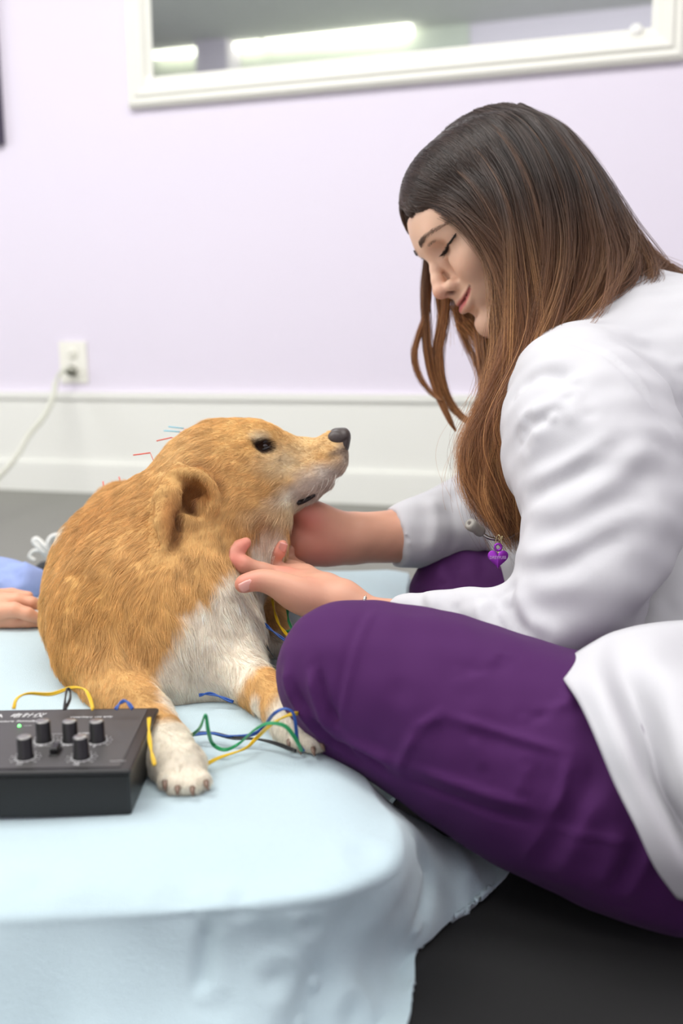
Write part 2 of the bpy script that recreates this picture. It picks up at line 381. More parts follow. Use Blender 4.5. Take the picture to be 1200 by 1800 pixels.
# ---------------------------------------------------------------- the dog
ZT = HM
def dog():
    root = empty('dog', (-.24, 1.1, ZT), 'golden and white dog lying on the blue blanket, chin raised in the woman\'s hands', 'dog')
    f = Field((-.50, .62, ZT-.006), (.06, 1.66, .47), .0032)
    # trunk: chest to rump, going away from the camera
    f.chain([(*P(262, 1085, 1.03), .098), (*P(258, 1065, 1.10), .108)], k=.03)
    f.ell((-.235, 1.30, .175), (.105, .26, .070), k=.03); f.ell((-.225, 1.46, .175), (.10, .12, .078), k=.04)
    f.ell(P(330, 1130, .985), (.060, .055, .078), k=.05)                     # breast
    f.ell(P(300, 1170, .965), (.055, .05, .05), k=.04)
    f.chain(prs((188, 1015, 1.10, 84), (172, 1075, 1.05, 78), (182, 1148, 1.0, 62)), k=.03)           # near shoulder
    f.chain(prs((222, 966, 1.12, 86), (308, 922, 1.08, 94), (365, 882, 1.07, 100)), k=.05)           # neck
    f.chain(prs((300, 1000, 1.04, 110), (370, 950, 1.05, 90), (410, 900, 1.06, 72)), k=.05)
    f.chain(prs((445, 920, 1.07, 45), (452, 965, 1.06, 38), (430, 1010, 1.04, 42), (400, 1080, 1.01, 46)), k=.03)   # throat skin
    f.chain(prs((470, 915, 1.05, 26), (474, 950, 1.045, 23), (468, 975, 1.04, 18)), k=.02)
    f.chain(prs((216, 900, 1.16, 52), (178, 938, 1.22, 40)), k=.03)                                          # withers
    # head
    f.ell(P(384, 836, 1.08), (.059, .059, .055), k=.02)
    f.ell(P(368, 852, 1.08), (.050, .060, .053), k=.02)
    f.ell(P(430, 805, 1.08), (.048, .046, .038), k=.03)
    f.ell(P(428, 868, 1.055), (.046, .030, .036), k=.03); f.ell(P(428, 868, 1.105), (.046, .030, .036), k=.03)     # cheeks
    f.chain(prs((462, 812, 1.08, 52), (520, 815, 1.08, 41), (555, 808, 1.08, 34), (579, 803, 1.08, 32)), k=.025)      # muzzle
    f.chain(prs((455, 792, 1.058, 30), (490, 795, 1.062, 22)), k=.02); f.chain(prs((455, 792, 1.102, 30), (490, 795, 1.098, 22)), k=.02)
    f.chain(prs((500, 850, 1.062, 28), (545, 838, 1.062, 26), (583, 815, 1.066, 24)), k=.014)                    # flews
    f.chain(prs((500, 850, 1.098, 28), (545, 838, 1.098, 26), (583, 815, 1.094, 24)), k=.014)
    f.chain(prs((440, 880, 1.08, 40), (500, 872, 1.08, 28), (545, 858, 1.08, 21), (572, 846, 1.08, 17)), k=.012)    # lower jaw
    f.ell(P(587, 775, 1.08), (.015, .012, .0115), k=.008)
    f.chain(prs((452, 764, 1.052, 15), (470, 766, 1.052, 13), (485, 772, 1.056, 10)), k=.015)    # brow
    f.chain(prs((452, 764, 1.108, 15), (470, 766, 1.108, 13)), k=.015)
    f.ell(P(467, 784, 1.036), (.0115, .005, .0065), k=.008, sub=True)        # eye socket
    f.ell(P(467, 784, 1.124), (.0115, .005, .0065), k=.008, sub=True)
    # near ear: folded flap with rim, open inner side
    fl = CF
    f.chain(prs((314, 838, 1.000, 26), (296, 876, .976, 26), (288, 922, .960, 19), (290, 968, .950, 8)), k=.005, flat=(fl, .38))
    f.chain(prs((306, 832, .992, 11), (342, 832, .984, 10), (368, 850, .982, 10), (378, 880, .985, 11), (367, 908, .99, 11), (342, 928, .992, 14), (316, 940, .984, 12), (298, 958, .965, 8)), k=.004, sm=3)
    f.chain(prs((350, 845, 1.0, 22), (358, 885, 1.0, 22), (330, 925, 1.0, 18)), k=.006)
    f.ell(P(340, 878, .983), (.0135, .016, .019), k=.004, sub=True)
    f.ell(P(324, 924, .983), (.011, .008, .012), k=.005); f.ell(P(352, 890, .992), (.007, .006, .010), k=.004)
    # far ear
    f.chain(prs((340, 800, 1.13, 22), (315, 850, 1.145, 24), (310, 900, 1.145, 14)), k=.012, flat=(fl, .4))
    # forelegs
    f.chain(prs((180, 1150, .98, 66), (205, 1205, .94, 52), (262, 1262, .855, 40), (296, 1312, .795, 37), (312, 1348, .765, 38)), k=.03)
    paw(f, (296, 1336, .775), [(290, 1372, .746, 17), (311, 1381, .738, 18.5), (336, 1382, .737, 18.5), (357, 1373, .743, 15)], (322, 1350, .765, 40))
    f.chain(prs((395, 1130, 1.0, 62), (415, 1185, .95, 46), (462, 1215, .90, 36), (500, 1250, .86, 33), (520, 1280, .84, 33)), k=.03)
    paw(f, (520, 1280, .84), [(508, 1302, .825, 15), (525, 1312, .815, 17), (547, 1315, .812, 17), (563, 1307, .815, 14)], (530, 1292, .83, 33))
    # hind leg on the far side, its paw beside the chest
    f.chain([(-.17, 1.42, .19, .062), (-.11, 1.27, .185, .046), (-.075, 1.17, .170, .034), (-.10, 1.28, .15, .024), (-.09, 1.12, .14, .020), (-.082, 1.06, .139, .020)], k=.02)
    for dx, dy in ((-.017, 0), (-.006, -.007), (.006, -.007), (.017, -.001)): f.cone((-.082+dx*.5, 1.05, .138), (-.082+dx, 1.022+dy, .131), .012, .0095, k=.004)
    V, Q = f.mesh(); V = relax(V, Q, 2); N = vnormals(V, Q)
    # soft folds of skin
    for path, a_, w_ in [([(150, 930), (120, 990), (110, 1060), (130, 1130)], .004, .02), ([(210, 880), (235, 940), (280, 990), (360, 1040)], -.002, .018), ([(180, 1060), (240, 1080), (300, 1130)], .002, .018),
                       ([(100, 980), (150, 1020), (230, 1030)], -.002, .016), ([(385, 860), (400, 900), (450, 925)], -.0015, .010), ([(110, 1090), (160, 1150), (175, 1210)], -.002, .014)]: V = fold(V, N, path, a_, w_)
    V = V+N*(noise3(V, .03, 11)*.0009)[:, None]
    V[:, 2] = np.maximum(V[:, 2], ZT-.002)
    def coat(p, jit=0):
        g1 = np.array(srgb(224, 177, 114)[:3]); c = np.tile(g1, (len(p), 1))
        nz = noise3(p, .06, 21)*.5; c = c*(1+.16*nz[:, None])
        def blob(px, py, d, r, colr, soft=.3):
            nonlocal c
            q = P(px, py, d); dist = np.linalg.norm((p-q)/np.array(r), axis=1)+noise3(p, .02, 5)*.06
            w_ = np.clip((1+soft/2-dist)/soft, 0, 1)[:, None]; c = c*(1-w_)+np.array(srgb(*colr)[:3])*w_
        W_ = (253, 240, 220); CRM = (240, 214, 170); DK = (200, 146, 84)
        blob(250, 930, 1.06, (.06, .06, .03), DK, 1.2); blob(200, 1060, .95, (.10, .08, .028), (214, 164, 98), 1.2); blob(130, 1150, 1.0, (.03, .1, .05), (222, 170, 100), 1)
        blob(90, 1080, 1.1, (.03, .1, .09), (226, 180, 112), 1)
        blob(424, 1075, .97, (.030, .10, .042), W_, .3); blob(388, 1130, .95, (.044, .10, .044), W_, .25); blob(342, 1190, .93, (.034, .10, .034), W_, .25); blob(385, 1150, .95, (.028, .08, .04), W_, .3); blob(430, 1035, 1.0, (.016, .05, .024), W_, .4)
        blob(462, 968, 1.03, (.024, .03, .024), W_, .4); blob(478, 945, 1.04, (.013, .03, .024), W_, .5)
        blob(150, 896, 1.2, (.016, .16, .016), W_, .3)
        blob(312, 1345, .76, (.055, .055, .036), (244, 234, 214), .35); blob(530, 1290, .82, (.040, .055, .032), (244, 234, 214), .35); blob(452, 1240, .88, (.007, .02, .012), W_, .5)
        blob(470, 1150, 1.02, (.05, .05, .025), (244, 236, 218), .3)
        # face
        blob(440, 760, 1.08, (.05, .09, .022), (236, 190, 122), 1); blob(520, 780, 1.08, (.06, .03, .016), (244, 208, 152), 1)
        blob(456, 768, 1.045, (.011, .012, .007), (250, 232, 196), .8); blob(490, 815, 1.05, (.028, .03, .016), CRM, 1.1); blob(330, 800, 1.06, (.03, .05, .025), (240, 200, 140), 1.2)
        blob(530, 878, 1.07, (.062, .05, .021), (244, 232, 210), .6); blob(575, 850, 1.07, (.035, .05, .024), (226, 212, 196), .6); blob(470, 900, 1.05, (.04, .05, .012), CRM, .8)
        blob(606, 810, 1.08, (.014, .03, .018), (206, 188, 170), .8); blob(590, 793, 1.08, (.012, .03, .005), (120, 102, 92), .7); blob(352, 862, .99, (.018, .02, .012), (206, 146, 84), .8); blob(300, 905, .96, (.010, .02, .03), (190, 136, 82), .8); blob(310, 930, .97, (.006, .02, .03), (150, 104, 62), .7)
        blob(337, 880, 1.0, (.013, .02, .018), (140, 96, 60), .5); blob(345, 860, 1.01, (.025, .02, .022), (170, 112, 60), .9); blob(292, 940, 1.0, (.011, .02, .03), (196, 140, 84), .9)
        blob(467, 784, 1.036, (.0135, .010, .0085), (52, 34, 24), .4); blob(415, 925, 1.03, (.045, .03, .018), (170, 112, 56), 1.2)
        return np.clip(c, 0, 1)
    col = coat(V)
    body = mesh('body', V, Q, mat('dog_coat_base', None, .9, attr='Col', spec=.1), root, col=col*.8)
    # nose, eye, lip, claws
    mn = mat('dog_nose_leather', srgb(74, 66, 64), .42, bump=(900, .5), bdist=.0004)
    g = Field(P(598, 775, 1.08)-.03, P(598, 775, 1.08)+.03, .0007); xr = CR
    g.ell(P(594, 772, 1.08), (.0125, .013, .0125), k=.003); g.ell(P(605, 766, 1.08), (.0066, .011, .0085), k=.004); g.ell(P(603, 784, 1.08), (.0064, .010, .0085), k=.004)
    g.ell(P(588, 771, 1.070), (.008, .006, .008), k=.004)
    g.cone(P(610, 774, 1.068), P(596, 784, 1.064), .0026, .0018, k=.0015, sub=True); g.cone(P(607, 772, 1.093), P(596, 781, 1.096), .0022, .0016, k=.0015, sub=True)
    gv, gq = g.mesh(); gv = relax(gv, gq, 2); nose = mesh('nose', gv, gq, mn, root, label='dark grey wet nose')
    for dd, s_ in ((1.0455, 1), (1.1145, -1)):
        b = MB(); b.ball(P(466, 783, dd), .0060, 12); e = b.build('eye', mat('dog_eye', srgb(34, 20, 14), .08, coat=1), root)
        rim = MB(); c0 = P(466, 784, dd)
        rp = [c0+CR*(.0092*math.cos(t)+.0005)+CU*((.0042 if math.sin(t) > 0 else .0034)*math.sin(t)+.0036*math.cos(t))-CF*s_*(.0060-.004*abs(math.cos(t))) for t in np.linspace(0, 2*math.pi, 25)]
        rim.tube(rp, .0016, 6, cap=False); rim.build('eyelid', mat('dog_lip', srgb(30, 24, 24), .45), e)
        e.data.update()
    b = MB(); lp = surf(V, spline([(522, 884), (533, 881), (545, 875), (554, 869)], 4)); lp = spline(lp[[0, 4, 8, 12]], 5); b.tube(lp+CF*.0012, np.r_[.0006, np.linspace(.0030, .0018, 14), .0005], 8)
    b.build('lip', mat('dog_lip', srgb(30, 24, 24), .45), root)
    mc = mat('dog_claw', srgb(120, 96, 80), .4)
    for (x, y, d, dx, dy) in [(290, 1380, .733, 2, 11), (312, 1390, .725, 2, 8), (338, 1391, .724, 3, 8), (362, 1380, .731, 5, 9), (508, 1308, .812, 0, 9), (527, 1319, .802, 2, 7), (550, 1322, .80, 3, 7), (566, 1313, .804, 4, 7)]:
        a = P(x, y-6, d+.003); e_ = P(x+dx, y+dy, d); e_[2] = max(e_[2], ZT+.002)
        b = MB(); b.tube(spline([a, (a+e_)/2-CF*.003, e_], 3), np.linspace(.0024, .0007, 7), 8); b.build('claw', mc, root)
    fur(root, V, Q, N, coat)
def paw(f, c, toes, pad):
    f.chain([(*P(*c), .017), (*P(pad[0], pad[1], pad[2]), .0165)], k=.015)
    for (x, y, d, r) in toes:
        a = P(pad[0]+(x-pad[0])*.5, pad[1]-4, pad[2]-.004); b = P(x, y, d); rr = r*d/FP; b[2] = max(b[2], ZT+rr*.85)
        f.cone(a, b, rr*.95, rr, k=.0045)
def fur(root, V, Q, N, coat, count=150000):
    tri = np.concatenate([Q[:, [0, 1, 2]], Q[:, [0, 2, 3]]]); a, b, c = V[tri[:, 0]], V[tri[:, 1]], V[tri[:, 2]]
    A = np.linalg.norm(np.cross(b-a, c-a), axis=1)/2; ctr = (a+b+c)/3; nf = (N[tri[:, 0]]+N[tri[:, 1]]+N[tri[:, 2]])/3
    x, y, d = proj(ctr); facing = np.einsum('ij,ij->i', nf, (CC-ctr)/np.linalg.norm(CC-ctr, axis=1)[:, None])
    w_ = A*np.where(facing > -.35, 1, .12)*np.where(ctr[:, 2] < ZT+.003, 0, 1)*np.where(ctr[:, 1] > 1.35, .25, 1)
    w_ = w_*np.where(np.hypot(x-466, y-784) < 9, 0, 1)*np.where(np.hypot(x-598, y-770) < 17, 0, 1)*np.where((y < 890) & (x > 330), 1.6, 1)*np.where(y > 1290, 1.6, 1)
    t = RNG.choice(len(tri), count, p=w_/w_.sum()); u = RNG.random((count, 2)); sw = u.sum(1) > 1; u[sw] = 1-u[sw]
    p = a[t]+(b[t]-a[t])*u[:, :1]+(c[t]-a[t])*u[:, 1:]; n = nf[t]; n /= np.linalg.norm(n, axis=1)[:, None]
    x, y, d = proj(p)
    # flow field: picture-plane directions at key points -> 3D
    K = [(600, 800, -1, .1, .02), (560, 840, -1, .35, .02), (520, 790, -1, -.1, .02), (480, 770, -1, -.15, .03), (430, 750, -1, .02, .03), (450, 830, -1, .25, .02), (350, 760, -1, .35, .05), (400, 850, -.9, .6, .03), (430, 900, -.6, .6, .03), (480, 880, -1, .3, .02),
         (300, 800, -.7, .8, .03), (300, 900, -.2, 1, .03), (340, 880, .3, 1, .01), (260, 860, -.8, .7, .05), (200, 900, -1, .6, .06), (130, 950, -.7, 1, .06), (90, 1030, -.3, 1, .06), (90, 1120, .15, 1, .06), (180, 1000, -.6, .9, .05), (250, 980, -.4, 1, .05), (330, 970, -.3, 1, .05), (390, 960, -.2, 1, .05),
         (160, 1100, 0, 1, .06), (250, 1080, .2, 1, .05), (350, 1060, .1, 1, .06), (320, 1150, .25, 1, .05), (420, 1100, .1, 1, .05), (280, 1200, .4, 1, .04), (200, 1200, .4, .9, .04), (280, 1270, .5, .9, .03), (310, 1340, .3, 1, .02), (330, 1370, .1, 1, .02),
         (440, 1200, .8, .7, .03), (500, 1260, .6, .9, .02), (540, 1300, .3, 1, .02), (470, 960, -.1, 1, .03), (500, 1080, .2, 1, .03), (460, 1140, 0, 1, .02)]
    K = np.array(K); W_ = np.zeros((count, 3)); sw = np.zeros(count)
    for (kx, ky, dx, dy, _) in K:
        g = np.exp(-((x-kx)**2+(y-ky)**2)/(2*38**2))+1e-6/(1+((x-kx)**2+(y-ky)**2)/1e4); dv = CR*dx-CU*dy; dv = dv/np.linalg.norm(dv); W_ += g[:, None]*dv; sw += g
    D = W_/sw[:, None]; D[p[:, 1] > 1.15] += [0, .8, -.1]
    D = D-n*np.einsum('ij,ij->i', D, n)[:, None]; D /= np.linalg.norm(D, axis=1)[:, None]+1e-9
    # clumps bend neighbouring hairs together
    sx = np.stack([noise3(p, .03, 31), noise3(p, .022, 32), noise3(p, .022, 33)], 1); D = D+.42*sx+RNG.normal(size=D.shape)*.13
    D = D-n*np.einsum('ij,ij->i', D, n)[:, None]; D /= np.linalg.norm(D, axis=1)[:, None]+1e-9
    L = np.full(count, .0125); L[(x > 380) & (y < 900)] = .0075; L[(x > 500) & (y < 870)] = .0045; L[y > 1280] = .0050; L[(y > 1170) & (y <= 1280)] = .0075; L[(x < 380) & (x > 270) & (y < 960) & (y > 820)] = .007
    ek = [(314, 838), (305, 855), (296, 876), (290, 900), (288, 922), (288, 945), (290, 968), (342, 832), (368, 850), (378, 880), (367, 908), (345, 880)]; ed = np.min([np.hypot(x-a_, y-b_) for a_, b_ in ek], axis=0); L[(ed < 24) & (d < .996)] = .0042; L[(np.hypot(x-328, y-925) < 22) & (d < 1.0)] = .007; L[(np.hypot(x-354, y-888) < 16) & (d < 1.01)] = .009
    L = L*RNG.uniform(.6, 1.25, count)*(1+.2*noise3(p, .03, 40))
    ts = np.linspace(0, 1, 5)[None, :, None]; lift = RNG.uniform(.22, .48, count)[:, None, None]
    pts = p[:, None]+L[:, None, None]*(D[:, None]*ts+n[:, None]*(lift*ts-.22*ts**2)); pts[..., 2] -= (L[:, None]*.12*ts[..., 0]**2)
    pts[:, 0] -= n*.001
    pts[..., 2] = np.maximum(pts[..., 2], ZT+.0008)
    c = coat(p)*RNG.uniform(.78, 1.18, count)[:, None]*(1+.20*noise3(p, .012, 50))[:, None]
    c = c[:, None]*np.linspace(.86, 1.14, 5)[None, :, None]
    rad = np.where(L > .009, .00017, .00013)
    hairobj('fur', pts, rad, np.clip(c, 0, 1), mat('dog_fur', None, .55, attr='Col', spec=.35), root, tip=.2)
    # whiskers
    q = [(575, 808, 1.062), (585, 815, 1.062), (568, 822, 1.058), (590, 826, 1.06), (578, 835, 1.058), (560, 832, 1.056), (596, 812, 1.066), (552, 815, 1.056), (598, 826, 1.07), (588, 840, 1.066)]
    W = []
    for (X, Y, d) in q:
        a = P(X, Y, d); e_ = a-CR*RNG.uniform(.005, .018)-CU*RNG.uniform(.02, .035)-CF*RNG.uniform(.006, .014); mI = (a+e_)/2-CF*.004+CR*.003
        W.append(spline([a, mI, e_], 4))
    W = np.array(W); hairobj('whisker', W, np.full(len(W), .00022), np.ones(W.shape)*np.array(srgb(235, 228, 215)[:3]), MATS['dog_fur'], root, tip=.2, kind='stuff')
dog()
# ---------------------------------------------------------------- the woman
HS = .657e-3*1.15/1.15   # metres per millimetre handled below; head-local frame: f forward, u up, s towards the camera
_f2 = np.array([-.839, -.545]); _u2 = np.array([-.545, .839]); _yaw = math.radians(7)
HF = (CR*_f2[0]+CU*_f2[1])*math.cos(_yaw)-CF*math.sin(_yaw); HU = CR*_u2[0]+CU*_u2[1]; HSd = np.cross(HU, HF); HSd = HSd if HSd@(-CF) > 0 else -HSd
HO = P(893, 418, 1.155)
def H(f, u, s=0): return HO+(HF*f+HU*u+HSd*s)*1e-3
HAX = np.array([HF, HU, HSd])
M_skin = None
def woman():
    global M_skin
    root = empty('person', (.42, .95, .0), 'woman in white coat and purple scrub trousers sitting cross-legged, cupping the dog\'s chin', 'person')
    M_skin = mat('skin', None, .48, attr='Col', sss=.12, bump=(900, .12), bdist=.0005, spec=.4)
    parts = []
    # --- head and neck
    g = Field(HO-np.array([.15, .13, .20]), HO+np.array([.20, .13, .17]), .0016)
    mm = 1e-3; e = lambda c, r, k=12, sub=False: g.ell(H(*c), np.array(r)*mm, HAX, k*mm, sub)
    ch = lambda pts, k=8, sub=False, sm=0: g.chain([(*H(*p[:3]), p[3]*mm) for p in pts], k*mm, None, sub, sm)
    e((-8, 52, 0), (92, 74, 72), 0); e((38, 50, 0), (52, 58, 62), 20); e((36, -4, 0), (48, 72, 60), 20)
    e((58, 44, 0), (33, 44, 50), 20)                                                   # forehead
    ch([(10, -40, 50, 15), (36, -62, 38, 14), (64, -76, 14, 14), (70, -77, 0, 14)], 22); ch([(10, -40, -50, 15), (36, -62, -38, 14), (64, -76, -14, 14), (70, -77, 0, 14)], 22)
    e((77, -69, 0), (13, 14, 15), 14)                                                  # chin
    e((66, -32, 0), (24, 27, 28), 18)                                                  # dental arch
    for s in (1, -1):
        e((62, -3, 36*s), (20, 19, 20), 18); e((68, -8, 36*s), (14, 12, 13), 12)        # cheek apple
        ch([(84, 40, 10*s, 7), (80, 44, 26*s, 7.5), (64, 41, 45*s, 8)], 14)                # brow ridge
        e((91, 24, 26*s), (15, 10, 14), 10, True)                                      # eye socket
        e((63, 26, 30*s), (15.4, 13.5, 17), 4)                                           # lids over the eyeball
        ch([(62, 4, 48*s, 8), (30, 0, 62*s, 6)], 16)
    ch([(84, 34, 0, 8), (87, 27, 0, 6.5), (94, 14, 0, 6.2), (99, 2, 0, 7), (101.5, -8, 0, 8.5)], 8)     # nose bridge
    e((102, -12, 0), (9.5, 8.5, 9.5), 6)
    for s in (1, -1):
        e((90, -13, 12.5*s), (11, 8, 6.5), 4); e((96, -20.5, 7.5*s), (6, 4, 3.4), 2.5, True)
        e((82, 2, 17*s), (9, 12, 4.5), 8, True)
        ch([(83, -6, 20*s, 1.8), (77, -16, 28*s, 2.4), (68, -27, 37*s, 2.2)], 5, True, 3)   # smile fold
    ch([(92, -22, 0, 5.0), (88, -29, 0, 4.5)], 8)
    ch([(77, -27.5, 27, 2.6), (86, -31, 14, 4), (90, -32.5, 4, 4.4), (90, -32.5, -4, 4.4), (86, -31, -14, 4), (77, -27.5, -27, 2.6)], 4, sm=3)     # upper lip
    ch([(76, -30, 26, 2.6), (86, -41, 13, 5), (90.5, -43, 0, 5.6), (86, -41, -13, 5), (76, -30, -26, 2.6)], 4, sm=3)
    ch([(73, -25, 32, 1.4), (88, -35, 14, 1.2), (95, -37.3, 0, 1.3), (88, -35, -14, 1.2), (73, -25, -32, 1.4)], 2, True, 3)
    e((88, -53, 0), (6, 4.5, 14), 8, True)
    g.chain([(*H(-18, -30, 0), .058), (*P(1000, 560, 1.17), .060), (*P(1070, 650, 1.17), .07)], k=.03)
    V, Q = g.mesh(); V = relax(V, Q, 3, .5)
    L_ = (V-HO)@HAX.T*1e3; f_, u_, s_ = L_.T; s_a = np.abs(s_)
    base = np.array(srgb(238, 196, 168)[:3]); c = np.tile(base, (len(V), 1))
    def tint(wt, rgb_): 
        nonlocal c
        wt = np.clip(wt, 0, 1)[:, None]; c = c*(1-wt)+np.array(srgb(*rgb_)[:3])*wt
    gs = lambda cf, cu, cs, rf, ru, rs: np.exp(-(((f_-cf)/rf)**2+((u_-cu)/ru)**2+((s_a-cs)/rs)**2))
    tint(.5*gs(66, -4, 38, 20, 14, 16), (222, 150, 122)); tint(.5*gs(106, -14, 0, 12, 12, 14), (214, 140, 116))
    lipc = np.interp(s_a, [0, 14, 26, 31], [-37.3, -35, -28.5, -26]); hh_ = np.interp(s_a, [0, 14, 26, 30], [8, 7, 3.2, 1.2])
    du = u_-lipc; tint(((f_ > 70) & (s_a < 28.5))*np.clip(1.6-np.abs((du+1.5)/hh_)*1.6, 0, 1), (196, 104, 100))
    tint(((f_ > 68) & (s_a < 30))*np.exp(-((u_-lipc)/1.3)**2)*.9, (110, 48, 44))
    tint(.55*gs(74, 26, 32, 10, 8, 15), (196, 138, 112)); tint(((f_ > 90))*np.exp(-(((s_a-7.5)/3.0)**2+((u_+20)/3.4)**2+((f_-96)/5)**2))*1.2, (90, 40, 34))
    parts.append((V, Q, c))
    # --- hands (continuous palm, five fingers), forearms
    def skinmesh(field, tips=(), it=2):
        V, Q = field.mesh(); V = relax(V, Q, it); c = np.tile(np.array(srgb(214, 160, 134)[:3]), (len(V), 1))*(1+.05*noise3(V, .03, 3)[:, None])
        for (q, r) in tips:
            w_ = np.exp(-(np.linalg.norm(V-q, axis=1)/r)**2)[:, None]*.7; c = c*(1-w_)+np.array(srgb(220, 128, 112)[:3])*w_
        return V, Q, c
    g = Field(P(395, 1110, .90)-[.02, .03, .03], P(700, 930, 1.1)+[.03, .12, .03], .0016)
    g.chain(prs((740, 1082, .955, 34), (670, 1088, .965, 32), (620, 1073, .975, 34), (598, 1056, .978, 34)), k=.02)                    # wrist
    g.chain(prs((598, 1056, .975, 33), (560, 1048, .985, 36), (520, 1038, 1.0, 33), (492, 1024, 1.012, 25)), k=.015)
    g.chain(prs((575, 1035, 1.0, 24), (535, 1015, 1.03, 22), (510, 1005, 1.06, 18)), k=.016)                     # far side of the palm
    g.chain(prs((560, 1058, .972, 30), (520, 1044, .965, 27), (484, 1026, .96, 20), (456, 1020, .958, 16.5), (432, 1025, .957, 14), (426, 1028, .957, 12)), k=.010, sm=3)  # thumb
    g.chain(prs((500, 1016, 1.005, 19), (462, 1006, .998, 16), (426, 992, .99, 15.5), (411, 985, .99, 15), (411, 972, .992, 13), (421, 962, .994, 12.5), (432, 954, .997, 10)), k=.008)  # index
    g.chain(prs((512, 1010, 1.03, 18), (490, 1004, 1.035, 15), (476, 998, 1.038, 14), (480, 983, 1.035, 12.5), (490, 970, 1.03, 11.5), (496, 958, 1.028, 9.5)), k=.008)     # middle
    g.chain(prs((520, 1004, 1.055, 16), (498, 996, 1.07, 14), (490, 984, 1.075, 12), (496, 970, 1.072, 10)), k=.007)
    g.chain(prs((528, 1000, 1.075, 14), (512, 990, 1.09, 12), (506, 978, 1.095, 10), (510, 966, 1.092, 8.5)), k=.006)
    parts.append(skinmesh(g, [(P(430, 1026, .955), .016), (P(430, 957, .99), .014), (P(411, 985, .98), .012), (P(495, 963, 1.02), .014), (P(540, 1040, .97), .012), (P(505, 1010, 1.0), .014)]))
    g = Field(P(490, 1010, 1.06)-[.02, .04, .02], P(740, 870, 1.2)+[.03, .08, .03], .002)
    g.chain(prs((745, 935, 1.16, 40), (690, 943, 1.15, 39), (640, 945, 1.135, 37), (605, 946, 1.125, 36)), k=.02, sm=3)
    g.chain(prs((605, 948, 1.125, 35), (570, 950, 1.12, 41), (535, 948, 1.115, 41), (505, 945, 1.12, 32)), k=.02)
    g.chain(prs((580, 925, 1.11, 30), (548, 908, 1.10, 26), (525, 893, 1.10, 19), (508, 880, 1.10, 15)), k=.015, sm=2)   # thumb up along the jaw
    for (y0, y1, y2, dd) in ((918, 906, 900, 0), (938, 930, 928, .004), (958, 955, 952, .008), (974, 978, 976, .014)):
        g.chain(prs((520, y0, 1.125+dd, 17), (490, y1, 1.135+dd, 15), (466, y2, 1.13+dd, 13), (448, y2-3, 1.115+dd, 11)), k=.008)
    parts.append(skinmesh(g, [(P(560, 985, 1.10), .03), (P(540, 915, 1.08), .02)]))
    g = Field(P(520, 1000, .8)-.02, P(560, 1000, .8)+.02, .01)
    # hidden torso that joins the visible parts inside the clothes
    g = Field([.16, .62, .03], [.72, 1.42, .62], .008)
    g.chain([(.56, .98, .14, .09), (.52, 1.03, .30, .09), (*P(1130, 800, 1.17), .075), (*P(1070, 640, 1.18), .055), (*P(1000, 560, 1.17), .055)], k=.05)
    g.chain([(*P(1030, 690, 1.02), .035), (*P(1010, 950, .93), .035), (*P(960, 1090, .90), .03), (*P(850, 1075, .915), .025), (*P(735, 1066, .95), .021)], k=.02)
    g.chain([(*P(1030, 700, 1.30), .035), (*P(900, 880, 1.25), .03), (*P(760, 930, 1.17), .026)], k=.02)
    V, Q = g.mesh(); parts.append((V, Q, np.tile(base, (len(V), 1))))
    n = 0; VV, QQ, CC_ = [], [], []
    for V, Q, c in parts: VV.append(V); QQ.append(Q+n); CC_.append(c); n += len(V)
    body = mesh('body', np.concatenate(VV), np.concatenate(QQ), M_skin, root, col=np.clip(np.concatenate(CC_), 0, 1))
    mn = mat('fingernail', srgb(232, 170, 158), .25)
    for (c0, ax, up, w_, l_) in [(P(497, 962, 1.0215), P(499, 953, 1.02)-P(495, 966, 1.025), -CF, .0042, .006), (P(433, 1030, .9490), P(420, 1034, .951)-P(440, 1024, .951), -CF*.8-CU*.3, .0052, .0075)]:
        ax = ax/np.linalg.norm(ax); sd = np.cross(ax, up); sd /= np.linalg.norm(sd); nn = np.cross(sd, ax); nn = nn if nn@up > 0 else -nn; V = []
        for i in range(7):
            for j in range(7):
                a = (i/6*2-1); b2 = (j/6*2-1); V.append(c0+ax*a*l_*math.sqrt(max(0, 1-.35*b2*b2))+sd*b2*w_*(1 if a > -.5 else .9)+nn*(.0012*(1-b2*b2)-.0003*a*a))
        o = mesh('fingernail', V, [(i*7+j, i*7+j+1, (i+1)*7+j+1, (i+1)*7+j) for i in range(6) for j in range(6)], mn, body)
        so = o.modifiers.new('s', 'SOLIDIFY'); so.thickness = .0006
    # --- eyes, brows, lashes
    for s in (1, -1):
        b = MB(); b.ball(H(62.6, 14.5, 31*s), .0148, 14)
    hm = mat('dark_brow_hair', None, .6, attr='Col')
    br = []
    for s in (1, -1):
        for i in range(420):
            t = RNG.random(); f0, u0, s0 = np.array([88, 43, 10*s])*(1-t)**2+2*t*(1-t)*np.array([88, 47, 26*s])+t*t*np.array([66, 42, 46*s]); u0 += RNG.uniform(-2.2, 1.8)*(1-.6*t)
            p0 = surfpt(parts[0][0], H(f0, u0, s0)); d = HSd*s*.75+HU*(.4-.5*t)-HF*.35*t
            br.append(np.array([p0+HF*1e-3, p0+d*.0035+HF*.0016, p0+d*.007+HF*.0008]))
    br = np.array(br); hairobj('eyebrow', br, np.full(len(br), .00022), np.tile(np.array(srgb(62, 44, 34)[:3]), (len(br), 3, 1)), hm, root)
    la = []
    for s in (1, -1):
        for i in range(150):
            t = i/149; a0 = H(*(np.array([82, 24, 18*s])*(1-t)**2+2*t*(1-t)*np.array([86, 18, 31*s])+t*t*np.array([66, 27, 47*s]))); p0 = surfpt(parts[0][0], a0)
            d = HF*.9-HU*.55+HSd*s*(t-.3)*1.2+RNG.normal(size=3)*.12
            la.append(np.array([p0, p0+d*.0035, p0+d*.0075+HU*.002]))
